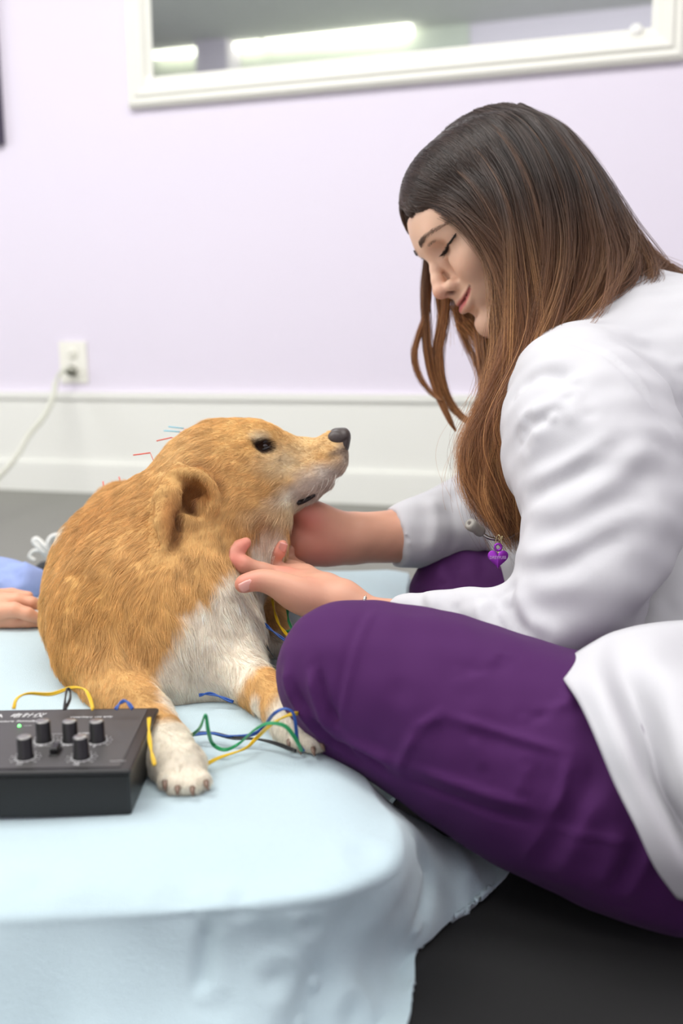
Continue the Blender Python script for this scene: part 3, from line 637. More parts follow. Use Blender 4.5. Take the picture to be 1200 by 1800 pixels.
    la = np.array(la); hairobj('eyelash', la, np.full(len(la), .00028), np.tile(np.array(srgb(24, 18, 16)[:3]), (len(la), 3, 1)), hm, root)
    for s in (1,):
        pts = [surfpt(parts[0][0], H(*(np.array([82, 24, 18*s])*(1-t)**2+2*t*(1-t)*np.array([86, 18, 31*s])+t*t*np.array([66, 27, 47*s]))))+HF*.0004 for t in np.linspace(0, 1, 12)]
        b = MB(); b.tube(pts, np.r_[.0006, np.full(10, .0012), .0005], 6); b.build('eyelid_line', mat('eyeliner', srgb(40, 28, 24), .5), root)
    return root, parts
def surfpt(V, q):
    i = np.argmin(((V-q)**2).sum(1)); return V[i].copy()
WROOT, WPARTS = woman()
def clothes():
    root = WROOT
    # ---- trousers
    g = Field([-.08, .52, .0], [.62, 1.42, .42], .0035)
    g.chain(prs((592, 1166, .83, 98), (625, 1180, .832, 108), (700, 1212, .83, 136), (800, 1262, .825, 158), (900, 1310, .815, 172), (1000, 1352, .805, 182), (1100, 1388, .797, 190), (1210, 1420, .795, 198), (1330, 1450, .83, 190)), k=.03)
    g.chain(prs((575, 1210, .835, 70), (610, 1265, .84, 66), (650, 1290, .86, 58), (760, 1330, .93, 66), (900, 1380, 1.0, 70)), k=.03)       # folded shin
    g.chain([(.50, .94, .10, .085), (.56, 1.02, .12, .10), (.52, 1.12, .12, .11)], k=.05)
    g.chain([(*P(1020, 1110, 1.16), .075), (*P(900, 1065, 1.16), .058), (*P(805, 1040, 1.17), .043), (*P(790, 1040, 1.17), .038)], k=.04, sm=2)
    g.chain([(*P(795, 1050, 1.16), .034), (*P(860, 1120, 1.10), .036), (*P(960, 1200, 1.08), .034)], k=.03)
    g.chain([(.50, 1.0, .13, .11), (*P(1020, 1110, 1.16), .08)], k=.05)
    V, Q = g.mesh(); V = relax(V, Q, 3); N = vnormals(V, Q)
    for path, a_, w_ in [([(662, 1062), (632, 1120), (610, 1200), (596, 1290)], .0018, .0035), ([(650, 1064), (620, 1120), (600, 1200), (585, 1290)], -.0014, .0028),
        ([(505, 1180), (540, 1250), (590, 1310), (660, 1350)], -.007, .005), ([(500, 1160), (520, 1220), (560, 1280)], .006, .006), ([(545, 1170), (558, 1230), (590, 1290)], .006, .005), ([(556, 1170), (570, 1230), (600, 1285)], -.006, .004),
        ([(575, 1300), (630, 1320), (690, 1365)], -.007, .004), ([(600, 1290), (640, 1310), (700, 1345)], .006, .005), ([(520, 1220), (570, 1290), (640, 1335)], .006, .005),
        ([(735, 1280), (703, 1340), (701, 1362)], .0030, .0036), ([(735, 1280), (776, 1256)], .0030, .0036), ([(776, 1256), (850, 1278), (1003, 1325)], .0034, .0036), ([(1003, 1325), (985, 1400), (965, 1440)], .0030, .0036), ([(703, 1342), (800, 1375), (965, 1430)], .0034, .0036), ([(703, 1368), (800, 1404), (955, 1458)], -.003, .0036), ([(965, 1440), (940, 1480), (918, 1512)], .0016, .003),
        ([(985, 1240), (950, 1258), (920, 1262)], -.003, .006), ([(900, 1150), (870, 1170), (800, 1180)], -.003, .006), ([(880, 1160), (840, 1182)], .003, .006), ([(1010, 1215), (990, 1240), (950, 1260)], .004, .006),
        ([(960, 1530), (1000, 1450), (1040, 1380), (1050, 1300)], -.0045, .009), ([(975, 1540), (1020, 1450), (1058, 1380)], .004, .008), ([(1080, 1575), (1110, 1520), (1130, 1470)], -.003, .006), ([(1095, 1585), (1130, 1520), (1150, 1470)], .003, .006), ([(960, 1455), (1050, 1470), (1120, 1480)], .0018, .003),
        ([(830, 1290), (846, 1340), (850, 1360)], .002, .006), ([(925, 1340), (915, 1400)], .002, .006), ([(700, 1215), (760, 1230), (830, 1220)], .0012, .02), ([(1050, 1560), (1080, 1500), (1090, 1440)], .003, .007),
        ([(800, 985), (810, 1020), (830, 1050)], -.004, .008), ([(770, 990), (780, 1030)], .003, .008), ([(850, 960), (855, 1020)], -.003, .008)]: V = fold(V, N, path, a_, w_)
    V = V+N*(noise3(V, .07, 71)*.0012)[:, None]; V[:, 2] = np.maximum(V[:, 2], .003)
    mesh('scrub_trousers', V, Q, mat('purple_scrub_fabric', srgb(72, 28, 84), .8, spec=.25, bump=(1400, .25), sheen=.03, var=(5, .05), bdist=.0006), root)
    # ---- white coat
    g = Field([.0, .58, .02], [.78, 1.52, .70], .004)
    g.chain([(.60, 1.02, .16, .15), (.545, 1.04, .30, .15), (*P(1185, 780, 1.17), .140), (*P(1110, 690, 1.17), .115)], k=.06)
    g.chain([(*P(1035, 700, 1.06), .085), (*P(1090, 600, 1.15), .070), (*P(1085, 690, 1.3), .085)], k=.07)
    g.chain([(*P(1065, 585, 1.16), .058), (*P(1045, 556, 1.165), .052)], k=.02)
    g.ell(P(1200, 680, 1.10), (.09, .12, .10), k=.06)
    A_ = spline(prs((1010, 690, 1.0, 108), (1040, 790, .955, 138), (1060, 880, .925, 142), (1045, 970, .905, 130), (1005, 1050, .895, 108), (965, 1100, .89, 80)), 2)
    for i in range(len(A_)-1): g.cone(A_[i][:3], A_[i+1][:3], A_[i][3], A_[i+1][3], k=.035 if i < 3 else .007)
    g.ell(P(960, 1112, .89), (.045, .04, .033), k=.01)
    g.chain(prs((965, 1100, .90, 76), (890, 1098, .905, 60), (830, 1084, .92, 46), (770, 1078, .935, 36), (712, 1078, .95, 33)), k=.025)
    g.chain(prs((1050, 740, 1.30, 110), (960, 830, 1.27, 98), (880, 890, 1.23, 82), (800, 920, 1.19, 66), (745, 935, 1.165, 58), (690, 944, 1.15, 55)), k=.05)
    g.chain([(*P(985, 800, 1.12), .07), (*P(960, 960, 1.12), .05), (*P(950, 1060, 1.10), .04)], k=.05)    # front of the coat
    g.chain([(*P(1250, 1120, 1.04), .11), (*P(1250, 1260, .99), .105), (*P(1290, 1420, .92), .10)], k=.06)
    # open cuff of the far sleeve
    cx = P(690, 944, 1.15); g.cut(cx, P(690, 944, 1.15)-P(745, 935, 1.165), .07); g.cone(P(660, 948, 1.145), P(712, 940, 1.155), .0285, .0275, k=.0, sub=True)
    V, Q = g.mesh(); V = relax(V, Q, 3); N = vnormals(V, Q)
    for path, a_, w_ in [([(905, 690), (925, 670), (960, 655), (1010, 665)], -.007, .010), ([(930, 740), (960, 715), (1000, 700)], .006, .010), ([(915, 770), (940, 745), (975, 735)], -.007, .008), ([(930, 790), (945, 765), (990, 735), (1040, 730)], .006, .010),
        ([(925, 860), (960, 835), (1040, 790), (1100, 740)], 0.0046, .010), ([(925, 885), (980, 850), (1060, 800)], -0.0039, .010), ([(930, 915), (990, 895), (1080, 840), (1150, 770)], 0.0039, .012), ([(925, 945), (1000, 925), (1090, 880), (1160, 800)], -0.0039, .013),
        ([(900, 985), (960, 970), (1060, 935), (1130, 870)], 0.0052, .012), ([(890, 1000), (960, 1000), (1050, 960), (1120, 900)], -0.0052, .012), ([(895, 1000), (960, 1030), (1020, 1010), (1080, 960)], 0.0039, .014),
        ([(885, 1045), (905, 1090), (940, 1130)], -.008, .008), ([(900, 1030), (925, 1080), (960, 1120)], .006, .010), ([(860, 1052), (870, 1090), (900, 1135)], -.005, .006), ([(845, 1052), (850, 1090), (875, 1120)], .005, .007), ([(800, 1056), (805, 1085), (825, 1105)], -.004, .006), ([(760, 1052), (765, 1080)], .003, .006), ([(735, 1045), (745, 1080)], -.003, .005),
        ([(985, 1150), (1030, 1100), (1100, 1000), (1170, 890), (1195, 840)], .004, .02), ([(935, 610), (1000, 600), (1060, 625), (1120, 680), (1180, 760), (1200, 800)], -.0022, .0035), ([(935, 604), (1000, 594), (1060, 618), (1125, 672), (1185, 750)], .0014, .003),
        ([(1090, 600), (1130, 640), (1190, 680)], .003, .012), ([(1130, 590), (1170, 625), (1200, 640)], -.003, .010), ([(1120, 1085), (1160, 1060), (1200, 1050)], -.006, .010), ([(1080, 1120), (1130, 1110), (1200, 1120)], .006, .012), ([(1070, 1150), (1130, 1145), (1200, 1150)], -.007, .008),
        ([(760, 870), (765, 930), (750, 980)], .004, .008), ([(790, 860), (800, 930), (790, 980)], -.004, .009), ([(830, 850), (840, 920), (850, 970)], .005, .010), ([(725, 885), (735, 935), (728, 985)], .0015, .003)]: V = fold(V, N, path, a_, w_)
    V = V+N*(noise3(V*[1, 1, 1.4], .09, 61)*.0026)[:, None]; V[:, 2] = np.maximum(V[:, 2], .004)
    mcoat = mat('white_coat_fabric', srgb(200, 200, 204), .8, bump=(1300, .2), sheen=.1, bdist=.0005)
    coat = mesh('white_coat', V, Q, mcoat, root)
    # ---- open front flap and skirt of the coat, hanging over the hip
    def sheet(name, rows, th=.0022, par=coat, fine=6, wav=.0):
        R_ = np.array([[P(*q) for q in r] for r in rows]); R_ = np.stack([spline(R_[:, j], fine) for j in range(R_.shape[1])], 1); R_ = np.stack([spline(R_[i], fine) for i in range(len(R_))], 0)
        a, b = R_.shape[:2]; V = R_.reshape(-1, 3); F = [(i*b+j, i*b+j+1, (i+1)*b+j+1, (i+1)*b+j) for i in range(a-1) for j in range(b-1)]
        if wav: V = V-CF*(noise3(V, .08, 91)*wav)[:, None]
        o = mesh(name, V-0, F, mcoat, root); so = o.modifiers.new('s', 'SOLIDIFY'); so.thickness = th; so.offset = 0
        return o
    sheet('coat_skirt', [[(982, 1170, .80), (1035, 1135, .80), (1080, 1112, .81), (1150, 1096, .82), (1240, 1090, .83), (1340, 1090, .85), (1500, 1090, .92), (1680, 1100, 1.05)],
        [(990, 1194, .757), (1045, 1172, .752), (1090, 1175, .765), (1150, 1155, .76), (1250, 1165, .79), (1350, 1170, .80), (1510, 1170, .86), (1700, 1180, 1.02)],
        [(1018, 1235, .725), (1062, 1215, .712), (1108, 1225, .742), (1170, 1200, .718), (1250, 1205, .725), (1350, 1210, .755), (1520, 1220, .83), (1720, 1230, 1.0)],
        [(1048, 1300, .695), (1092, 1285, .686), (1136, 1300, .720), (1190, 1280, .686), (1260, 1280, .695), (1360, 1290, .735), (1530, 1300, .81), (1740, 1300, .98)],
        [(1080, 1375, .678), (1122, 1362, .670), (1160, 1385, .704), (1205, 1370, .668), (1270, 1370, .675), (1370, 1380, .715), (1540, 1380, .79), (1760, 1380, .96)],
        [(1116, 1450, .668), (1160, 1440, .664), (1200, 1458, .694), (1245, 1450, .660), (1300, 1455, .665), (1380, 1460, .705), (1550, 1460, .78), (1780, 1450, .94)],
        [(1150, 1522, .672), (1195, 1520, .668), (1240, 1535, .682), (1290, 1540, .668), (1340, 1545, .67), (1400, 1550, .70), (1560, 1540, .78), (1790, 1510, .93)],
        [(1190, 1578, .69), (1228, 1588, .69), (1270, 1597, .69), (1320, 1600, .68), (1360, 1600, .69), (1420, 1600, .705), (1570, 1580, .78), (1800, 1540, .93)]], wav=.0012)
    sheet('coat_collar', [[(1075, 520, 1.10), (1020, 560, 1.08), (975, 610, 1.06), (950, 660, 1.05)], [(1110, 545, 1.075), (1060, 590, 1.045), (1010, 640, 1.02), (975, 690, 1.02)]])
    # bracelet
    b = MB(); c0 = P(643, 1079, .968); pts = [c0+CF*.021*math.cos(t)+CU*.0170*math.sin(t)+CR*.002*math.sin(2*t) for t in np.linspace(0, 2*math.pi, 40)]
    b.tube(pts, .0016, 6, cap=False)
    for k in range(0, 39): b.ball(pts[k], .0021, 5)
    b.build('bracelet', mat('silver', srgb(200, 198, 190), .25, metal=1), root, label='thin silver bracelet on the near wrist')
clothes()
def hair():
    root = WROOT
    # dark base under the strands
    g = Field(HO-np.array([.16, .14, .42]), HO+np.array([.24, .14, .17]), .0035)
    mm = 1e-3
    g.ell(H(-10, 54, 0), np.array((102, 84, 80))*mm, HAX, .01); g.ell(H(-52, 20, 0), np.array((70, 90, 76))*mm, HAX, .03); g.ell(H(32, 82, 0), np.array((50, 44, 60))*mm, HAX, .02)
    g.chain(prs((1010, 440, 1.13, 95), (1030, 470, 1.13, 62)), k=.04)
    g.chain([(*P(945, 420, 1.11), .060), (*P(930, 520, 1.09), .045), (*P(915, 640, 1.075), .032), (*P(885, 760, 1.06), .022), (*P(890, 850, 1.05), .015)], k=.03)
    g.cone(H(78, -10, 0), H(100, -40, 0), .05, .05, k=.006, sub=True)        # keep the face free
    g.ell(H(92, 24, 10), np.array((60, 50, 72))*mm, HAX, .006, sub=True); g.ell(H(78, -35, 10), np.array((48, 60, 66))*mm, HAX, .01, sub=True)
    V, Q = g.mesh(); V = relax(V, Q, 2)
    x, y, d = proj(V); tt = np.clip((y-330)/400, 0, 1)[:, None]
    col = np.array(srgb(40, 28, 22)[:3])*(1-tt)+np.array(srgb(70, 42, 24)[:3])*tt
    hb = mesh('hair', V, Q, mat('hair_base', None, .8, attr='Col', spec=.1), root, col=col)
    G = [ # near-side guides from the parting down, 12 px/depth points resampled
     [(716, 352, 1.150), (750, 368, 1.115), (787, 372, 1.085), (830, 392, 1.067), (876, 445, 1.058), (900, 520, 1.05), (912, 600, 1.04), (892, 680, 1.03), (842, 760, 1.02), (834, 830, 1.01), (868, 905, 1.00)],
     [(724, 322, 1.150), (752, 330, 1.11), (800, 352, 1.075), (850, 400, 1.06), (888, 470, 1.05), (908, 560, 1.04), (910, 640, 1.03), (862, 730, 1.02), (842, 800, 1.01), (850, 860, 1.005), (890, 925, 1.0)],
     [(742, 282, 1.150), (785, 288, 1.10), (836, 330, 1.065), (876, 400, 1.052), (904, 480, 1.045), (918, 570, 1.035), (904, 660, 1.025), (868, 750, 1.015), (860, 820, 1.008), (874, 880, 1.0), (905, 945, 1.0)],
     [(772, 238, 1.150), (826, 258, 1.095), (876, 320, 1.06), (902, 400, 1.048), (916, 490, 1.04), (918, 580, 1.032), (900, 670, 1.022), (880, 750, 1.015), (874, 830, 1.008), (890, 890, 1.0), (912, 955, 1.0)],
     [(808, 208, 1.150), (870, 230, 1.09), (918, 300, 1.058), (944, 390, 1.045), (952, 480, 1.04), (944, 570, 1.032), (920, 660, 1.022), (898, 740, 1.015), (890, 810, 1.008), (900, 880, 1.0), (918, 945, 1.0)],
     [(845, 190, 1.150), (912, 214, 1.09), (962, 290, 1.06), (986, 380, 1.05), (988, 470, 1.042), (968, 560, 1.035), (936, 640, 1.025), (910, 710, 1.015), (900, 780, 1.008), (912, 850, 1.0), (922, 915, 1.0)],
     [(882, 182, 1.150), (950, 210, 1.10), (1004, 290, 1.07), (1028, 380, 1.055), (1034, 460, 1.048), (1008, 550, 1.038), (962, 620, 1.028), (926, 680, 1.018), (908, 740, 1.01), (908, 800, 1.004), (918, 860, 1.0)],
     [(915, 186, 1.155), (980, 226, 1.115), (1036, 310, 1.085), (1064, 390, 1.07), (1078, 460, 1.06), (1052, 530, 1.05), (1000, 585, 1.04), (955, 630, 1.03), (925, 680, 1.02), (912, 720, 1.012), (910, 780, 1.0)],
     [(918, 186, 1.155), (998, 240, 1.13), (1062, 340, 1.11), (1094, 410, 1.095), (1122, 470, 1.085), (1110, 510, 1.075), (1060, 545, 1.06), (1010, 590, 1.045), (970, 640, 1.03), (940, 680, 1.02), (925, 710, 1.01)],
     [(915, 184, 1.16), (1000, 246, 1.155), (1066, 345, 1.15), (1100, 410, 1.14), (1136, 462, 1.13), (1160, 485, 1.12), (1150, 500, 1.115), (1110, 520, 1.10), (1060, 560, 1.08), (1020, 600, 1.06), (1000, 630, 1.05)],
     [(912, 183, 1.165), (1000, 245, 1.18), (1070, 345, 1.20), (1104, 408, 1.20), (1135, 455, 1.20), (1165, 485, 1.20), (1195, 505, 1.20), (1230, 520, 1.20), (1262, 540, 1.20), (1290, 560, 1.2), (1310, 580, 1.2)]]
    def mk(G, n, us, thick, k=28, seed=1, root_jit=.004):
        r = np.random.default_rng(seed); GG = np.stack([np.array([P(*q) for q in spline(g_, 3)]) for g_ in G]); m_ = GG.shape[1]
        GG = spline(GG.reshape(len(G), -1), 8).reshape(-1, m_, 3); ng = GG.shape[0]
        u = us(r, n)*(ng-1); ncl = n//26; cu = np.sort(us(r, ncl)*(ng-1)); ci = np.clip(np.searchsorted(cu, u), 0, ncl-1); ci = np.clip(ci+r.integers(-2, 3, n), 0, ncl-1)
        v = np.linspace(0, 1, m_)[None, :, None]
        def at(uu):
            i0 = np.clip(np.floor(uu).astype(int), 0, ng-2); fr = (uu-i0)[:, None, None]; return GG[i0]*(1-fr)+GG[i0+1]*fr
        base = at(u); cb = at(cu)[ci]
        # every clump has its own depth, waviness and length
        cd = r.random(ncl)[ci]; clw = r.normal(size=(ncl, 3))[ci]; ph = r.uniform(0, 6.28, ncl)[ci]
        off = r.normal(size=(n, 3))*.0035; off[:, :] += CF*(cd[:, None]*thick)
        cl = np.clip(v*1.6-.25, 0, .78); p = base*(1-cl)+cb*cl
        p = p+off[:, None]*np.clip(v*3, .25, 1)*(1-.3*v)+clw[:, None]*.008*np.clip(v*2, 0, 1)
        wave = np.sin(v[..., 0]*14+ph[:, None])*.008*np.clip(v[..., 0]*2-.4, 0, 1); p = p+wave[..., None]*CR+(np.cos(v[..., 0]*11+ph[:, None]*1.3)*.003*np.clip(v[..., 0]*2-.4, 0, 1))[..., None]*CF
        # single hairs stray
        st = (r.random(n) < .10)[:, None, None]*r.normal(size=(n, 1, 3))*.012*v**1.5; p = p+st
        ln = r.uniform(.86, 1.03, n); idx = np.clip(v[:, :, 0]*ln[:, None]*(m_-1), 0, m_-1.001); i0 = idx.astype(int); fr = (idx-i0)[..., None]; ar = np.arange(n)[:, None]
        p = p[ar, i0]*(1-fr)+p[ar, i0+1]*fr
        return p, ci, cd, v[..., 0]*ln[:, None], r
    def colour(p, ci, r, warm=0., seed=5):
        n, m_ = p.shape[:2]; x, y, d = proj(p.reshape(-1, 3)); y = y.reshape(n, m_)
        rc = np.random.default_rng(seed).uniform(0, 1, ci.max()+1)[ci][:, None]
        t = np.clip((y-330-80*(rc-.5))/300+warm, 0, 1)[..., None]; A = np.array(srgb(66, 50, 42)[:3]); B = np.array(srgb(158, 102, 60)[:3]); Cc = np.array(srgb(206, 150, 94)[:3])
        hi = (np.clip(rc*2.6-1.4, 0, 1)*np.clip((y-300)/150, 0, 1))[..., None]; c = A*(1-t)+(B*(1-hi)+Cc*hi)*t
        return np.clip(c*(.5+.7*rc[..., None])*r.uniform(.75, 1.25, (n, 1, 1)), 0, 1)
    hm = mat('brown_hair', None, .38, attr='Col', spec=.5)
    # keep strands outside the skull
    gr = np.gradient(g.v, g.h)
    def lift(p, kmax):
        q = p[:, :kmax].reshape(-1, 3).copy()
        for _ in range(4):
            ii = np.clip(np.round((q-g.lo)/g.h).astype(int), 0, g.n-1); sd = g.v[ii[:, 0], ii[:, 1], ii[:, 2]]; gd = np.stack([gr[j][ii[:, 0], ii[:, 1], ii[:, 2]] for j in range(3)], 1)
            gd /= np.linalg.norm(gd, axis=1)[:, None]+1e-6; push = np.clip(.0015-sd, 0, .02); q += gd*(push*(sd > -.06))[:, None]
        o = p.copy(); w_ = np.clip((kmax-np.arange(kmax))/4, 0, 1)[None, :, None]; o[:, :kmax] = p[:, :kmax]*(1-w_)+q.reshape(len(p), kmax, 3)*w_; return o
    p, ci, cd, v, r = mk(G, 15000, lambda r, n: r.random(n), .028, seed=2); p = lift(p, 13)
    c = colour(p, ci, r); c *= (1-.45*cd)[:, None, None]  # deeper clumps darker: shade between the locks put into the colour
    hairobj('hair_strands', p, r.uniform(.00014, .00024, len(p)), c, hm, hb and root, tip=.35)
    p2, ci2, cd2, v2, r2 = mk(G, 3500, lambda r, n: r.random(n)*.8, .012, seed=9); p2 = p2[:, :14]
    p2 = p2-2*((p2-HO)@HSd)[..., None]*HSd; p2 = lift(p2, 14); c2 = colour(p2, ci2, r2)
    hairobj('hair_far_side', p2, r2.uniform(.00014, .00024, len(p2)), c2, hm, root, tip=.4)
    # far-side locks hanging beyond the face
    locks = [([(752, 440, 1.20), (746, 500, 1.205), (748, 560, 1.21), (752, 620, 1.21), (765, 680, 1.21), (788, 735, 1.2), (800, 757, 1.2)], 420, .0045, -.1),
             ([(756, 470, 1.205), (752, 540, 1.21), (738, 585, 1.21), (728, 622, 1.21), (736, 660, 1.21), (757, 690, 1.21), (775, 704, 1.2)], 150, .003, .3),
             ([(785, 500, 1.20), (782, 560, 1.205), (772, 620, 1.21), (776, 670, 1.21), (795, 715, 1.21), (825, 742, 1.2), (850, 748, 1.2)], 360, .0055, .4),
             ([(768, 500, 1.21), (774, 560, 1.21), (765, 620, 1.215), (772, 690, 1.21), (792, 740, 1.2)], 160, .005, .3),
             ([(800, 540, 1.20), (815, 590, 1.20), (838, 640, 1.2), (850, 690, 1.2), (845, 740, 1.2)], 120, .006, .4), ([(815, 570, 1.20), (850, 610, 1.19), (868, 650, 1.18), (862, 720, 1.17)], 200, .009, .4),
             ([(850, 590, 1.16), (858, 680, 1.14), (840, 740, 1.13), (832, 800, 1.11), (850, 870, 1.09), (885, 930, 1.08)], 700, .011, .3),
             ([(1120, 455, 1.16), (1150, 480, 1.165), (1140, 500, 1.15), (1100, 520, 1.11), (1060, 545, 1.07), (1010, 568, 1.04)], 60, .006, -.3),
             ([(1090, 420, 1.19), (1130, 440, 1.19), (1160, 470, 1.19), (1185, 520, 1.19), (1215, 545, 1.19)], 60, .01, .6)]
    P_, R_, C_ = [], [], []
    for i, (l, n, wd, warm) in enumerate(locks):
        r = np.random.default_rng(100+i); k = 24; g_ = np.array([P(*q) for q in spline(l, 8)]); ii = np.linspace(0, len(g_)-1, k); g_ = np.stack([np.interp(ii, range(len(g_)), g_[:, j]) for j in range(3)], 1)
        o = r.normal(size=(n, 3))*wd*.45; t = np.linspace(0, 1, k)[None, :, None]; pp = g_[None]+o[:, None]*(1-.75*t)+r.normal(size=(n, 1, 3))*.002*np.sin(t*3)
        P_.append(pp); R_.append(r.uniform(.00014, .00024, n)); C_.append(colour(pp, r.integers(0, 12, n), r, warm, 7))
    hairobj('hair_lock', np.concatenate(P_), np.concatenate(R_), np.concatenate(C_), hm, root, tip=.3)
    # flyaway hairs round the outline
    r = np.random.default_rng(77); n = 260; a = G[-1]+[]; P_ = []
    for i in range(n):
        j = r.integers(2, 10); g_ = np.array([P(*q) for q in spline(G[j], 2)]); s0 = r.integers(1, 9); seg = g_[s0:s0+10]; seg = np.stack([np.interp(np.linspace(0, len(seg)-1, 12), range(len(seg)), seg[:, q]) for q in range(3)], 1)
        out = seg-H(-10, 20, 0); out /= np.linalg.norm(out, axis=1)[:, None]; t = np.linspace(0, 1, 12)[:, None]
        P_.append(seg+out*(.002+r.uniform(.003, .016)*np.sin(t*np.pi*r.uniform(.5, 1)))+r.normal(size=3)*.006*t)
    P_ = np.array(P_); hairobj('flyaway_hair', P_, np.full(n, .00010), np.tile(np.array(srgb(110, 76, 52)[:3]), (n, 12, 1)), hm, root)
hair()
# ---------------------------------------------------------------- stimulator box with knobs
def text(s_, size, o, ax, ay, mt, parent, name, align='LEFT', ext=.00015, sx=1., shear=0):
    c = bpy.data.curves.new(name, 'FONT'); c.body = s_; c.size = size; c.align_x = align; c.extrude = ext; c.shear = shear; c.materials.append(mt)
    ob = bpy.data.objects.new(name, c); S.collection.objects.link(ob); az = np.cross(ax, ay)
    M = Matrix([[ax[i]*sx, ay[i], az[i], o[i]] for i in range(3)]+[[0, 0, 0, 1]]); bpy.context.view_layer.update()
    me = bpy.data.meshes.new_from_object(ob.evaluated_get(bpy.context.evaluated_depsgraph_get())); bpy.data.objects.remove(ob)
    if parent is not None: M = Matrix.Translation(-Vector(base_of(parent)))@M
    me.transform(M); return link(bpy.data.objects.new(name, me), parent)
def device():
    FR, FL_ = onz(231, 1437, HM), onz(0, 1441, HM); BR = onz(262, 1245, HM+.0365)
    ax = FL_-FR; ax[2] = 0; ax /= np.linalg.norm(ax); ax = -ax; ay = np.array([-ax[1], ax[0], 0.]); az = np.array([0, 0, 1.])
    D = (BR-FR)@ay; W_ = .235; H_ = .0355; o = FR-ax*W_; o[2] = HM+.001
    root = empty('acupuncture_stimulator', o+ax*W_/2+ay*D/2, 'black acupuncture stimulator box with five dial knobs on the blue blanket', 'device')
    mb = mat('black_enamel', srgb(22, 22, 23), .38, bump=(600, .1)); mt_ = mat('panel_grey', srgb(72, 70, 70), .45, var=(30, .06)); mp = mat('black_plastic', srgb(15, 15, 16), .3); mw = mat('panel_print', srgb(225, 225, 225), .5); ms = mat('brushed_cap', srgb(170, 168, 165), .3, metal=.9)
    mb1 = MB(); mb1.box(o, ax*W_, ay*D, az*(H_-.004), bev=.0015); mb1.build('case', mb, root, smooth=False)
    b = MB(); b.box(o+az*(H_-.0045)-ax*.0015-ay*.0015, ax*(W_+.003), ay*(D+.003), az*.0045, bev=.0012); b.build('lid', mat('lid_black', srgb(36, 35, 36), .35), root, smooth=False)
    pz = o+az*(H_+.0001); b = MB(); b.box(pz+ax*.003+ay*.003, ax*(W_-.010), ay*(D-.006), az*.0004); b.build('control_panel', mt_, root, smooth=False)
    def on(px, py, z=H_+.0006):
        q = onz(px, py, HM+.001+z)-o; return q@ax, q@ay
    top = H_+.0006
    def pt(u, v, z=0): return o+ax*u+ay*v+az*(top+z)
    for (px, py, lab) in [(64+15-0, 1300, ''), (126, 1300, ''), (173, 1300, ''), (47, 1329, 'F1'), (145, 1329, 'F2')]:
        u, v = on(px, py); v -= .003
        b = MB(); b.lathe(pt(u, v), az, [(.0062, 0), (.0062, .0015), (.0056, .002), (.0055, .0150), (.0050, .0156)], 28)
        k = b.build('knob', mp, root)
        b = MB(); b.lathe(pt(u, v, .0155), az, [(.0048, 0), (.0050, .0004), (.0044, .0008)], 28); b.build('knob_cap', ms, k)
        b = MB(); R_ = .0080
        b.tube([pt(u+R_*.85*math.cos(t), v+R_*.85*math.sin(t), .00015) for t in np.linspace(math.radians(-220), math.radians(40), 30)], .00028, 5)
        for t in np.linspace(math.radians(-220), math.radians(40), 11):
            b.tube([pt(u+q*math.cos(t), v+q*math.sin(t), .00015) for q in (R_*.9, R_*1.12)], .00022, 4)
        for n_, t in enumerate(np.linspace(math.radians(220), math.radians(-40), 11)):
            tx = text(str(n_), .0021, pt(u+R_*1.32*math.cos(t)-.0006, v+R_*1.32*math.sin(t)-.0007, .0001), ax, ay, mw, None, 'n'); me = tx.data; V_ = [v_.co[:] for v_ in me.vertices]; F_ = [tuple(p.vertices) for p in me.polygons]
            bpy.data.objects.remove(tx); b.add(V_, F_)
        b.build('dial_scale', mw, root, smooth=False)
        if lab: text(lab, .0042, pt(u-.003, v-.0125, .0001), ax, ay, mw, root, 'dial_label')
    u1, v1 = on(78, 1300); u2, v2 = on(173, 1300)
    text('D', .004, pt(u1-.0012, v1-.0125, .0001), ax, ay, mw, root, 'dial_label'); text('E', .004, pt((u1+u2)/2-.0012, v1-.0125, .0001), ax, ay, mw, root, 'dial_label'); text('F', .004, pt(u2-.0012, v2-.0145, .0001), ax, ay, mw, root, 'dial_label')
    ln = lambda u, v, l: MB().box(pt(u, v, 0), ax*l, ay*.0003, az*.00012).build('panel_line', mw, root, smooth=False)
    ln(u1, v1+.0105, (u2-u1)*.42); ln(u1+(u2-u1)*.80, v1+.0105, (u2-u1)*.20)
    ua, va = on(55, 1312); ln(ua, va, .028); u3, v3 = on(42, 1276); ln(u3, v3, .006)
    u4, v4 = on(193, 1338); ln(u4, v4, .011)
    text('INTENSITY', .0034, pt((u1+u2)/2+.002, v1+.0093, .0001), ax, ay, mw, root, 'panel_label'); u5, v5 = on(113, 1309); text('FREQUENCY', .0036, pt(u5, v5-.001, .0001), ax, ay, mw, root, 'panel_label')
    u6, v6 = on(122, 1262); text('Veterinary use only', .0043, pt(u6, v6, .0001), ax, ay, mw, root, 'panel_label', sx=1.0)
    u7, v7 = on(14, 1261); text('\u7535\u9488\u4eea', .0098, pt(u7, v7, .0001), ax, ay, mw, root, 'panel_label', shear=.25, sx=.95); u8, _ = on(2, 1261); text('A', .0092, pt(u8-.005, v7, .0001), ax, ay, mw, root, 'panel_label')
    u9, v9 = on(76, 1268); text('Acupuncture Stimulator', .0046, pt(u9, v9-.0005, .0001), ax, ay, mw, root, 'panel_label', align='RIGHT', sx=1.12, shear=.2)
    u, v = on(34, 1277); b = MB(); b.ball(pt(u, v, .0004), .0013, 8); b.build('power_light', mat('green_led', srgb(120, 240, 130), .3, emit=((.2, 1, .25, 1), 2.5)), root)
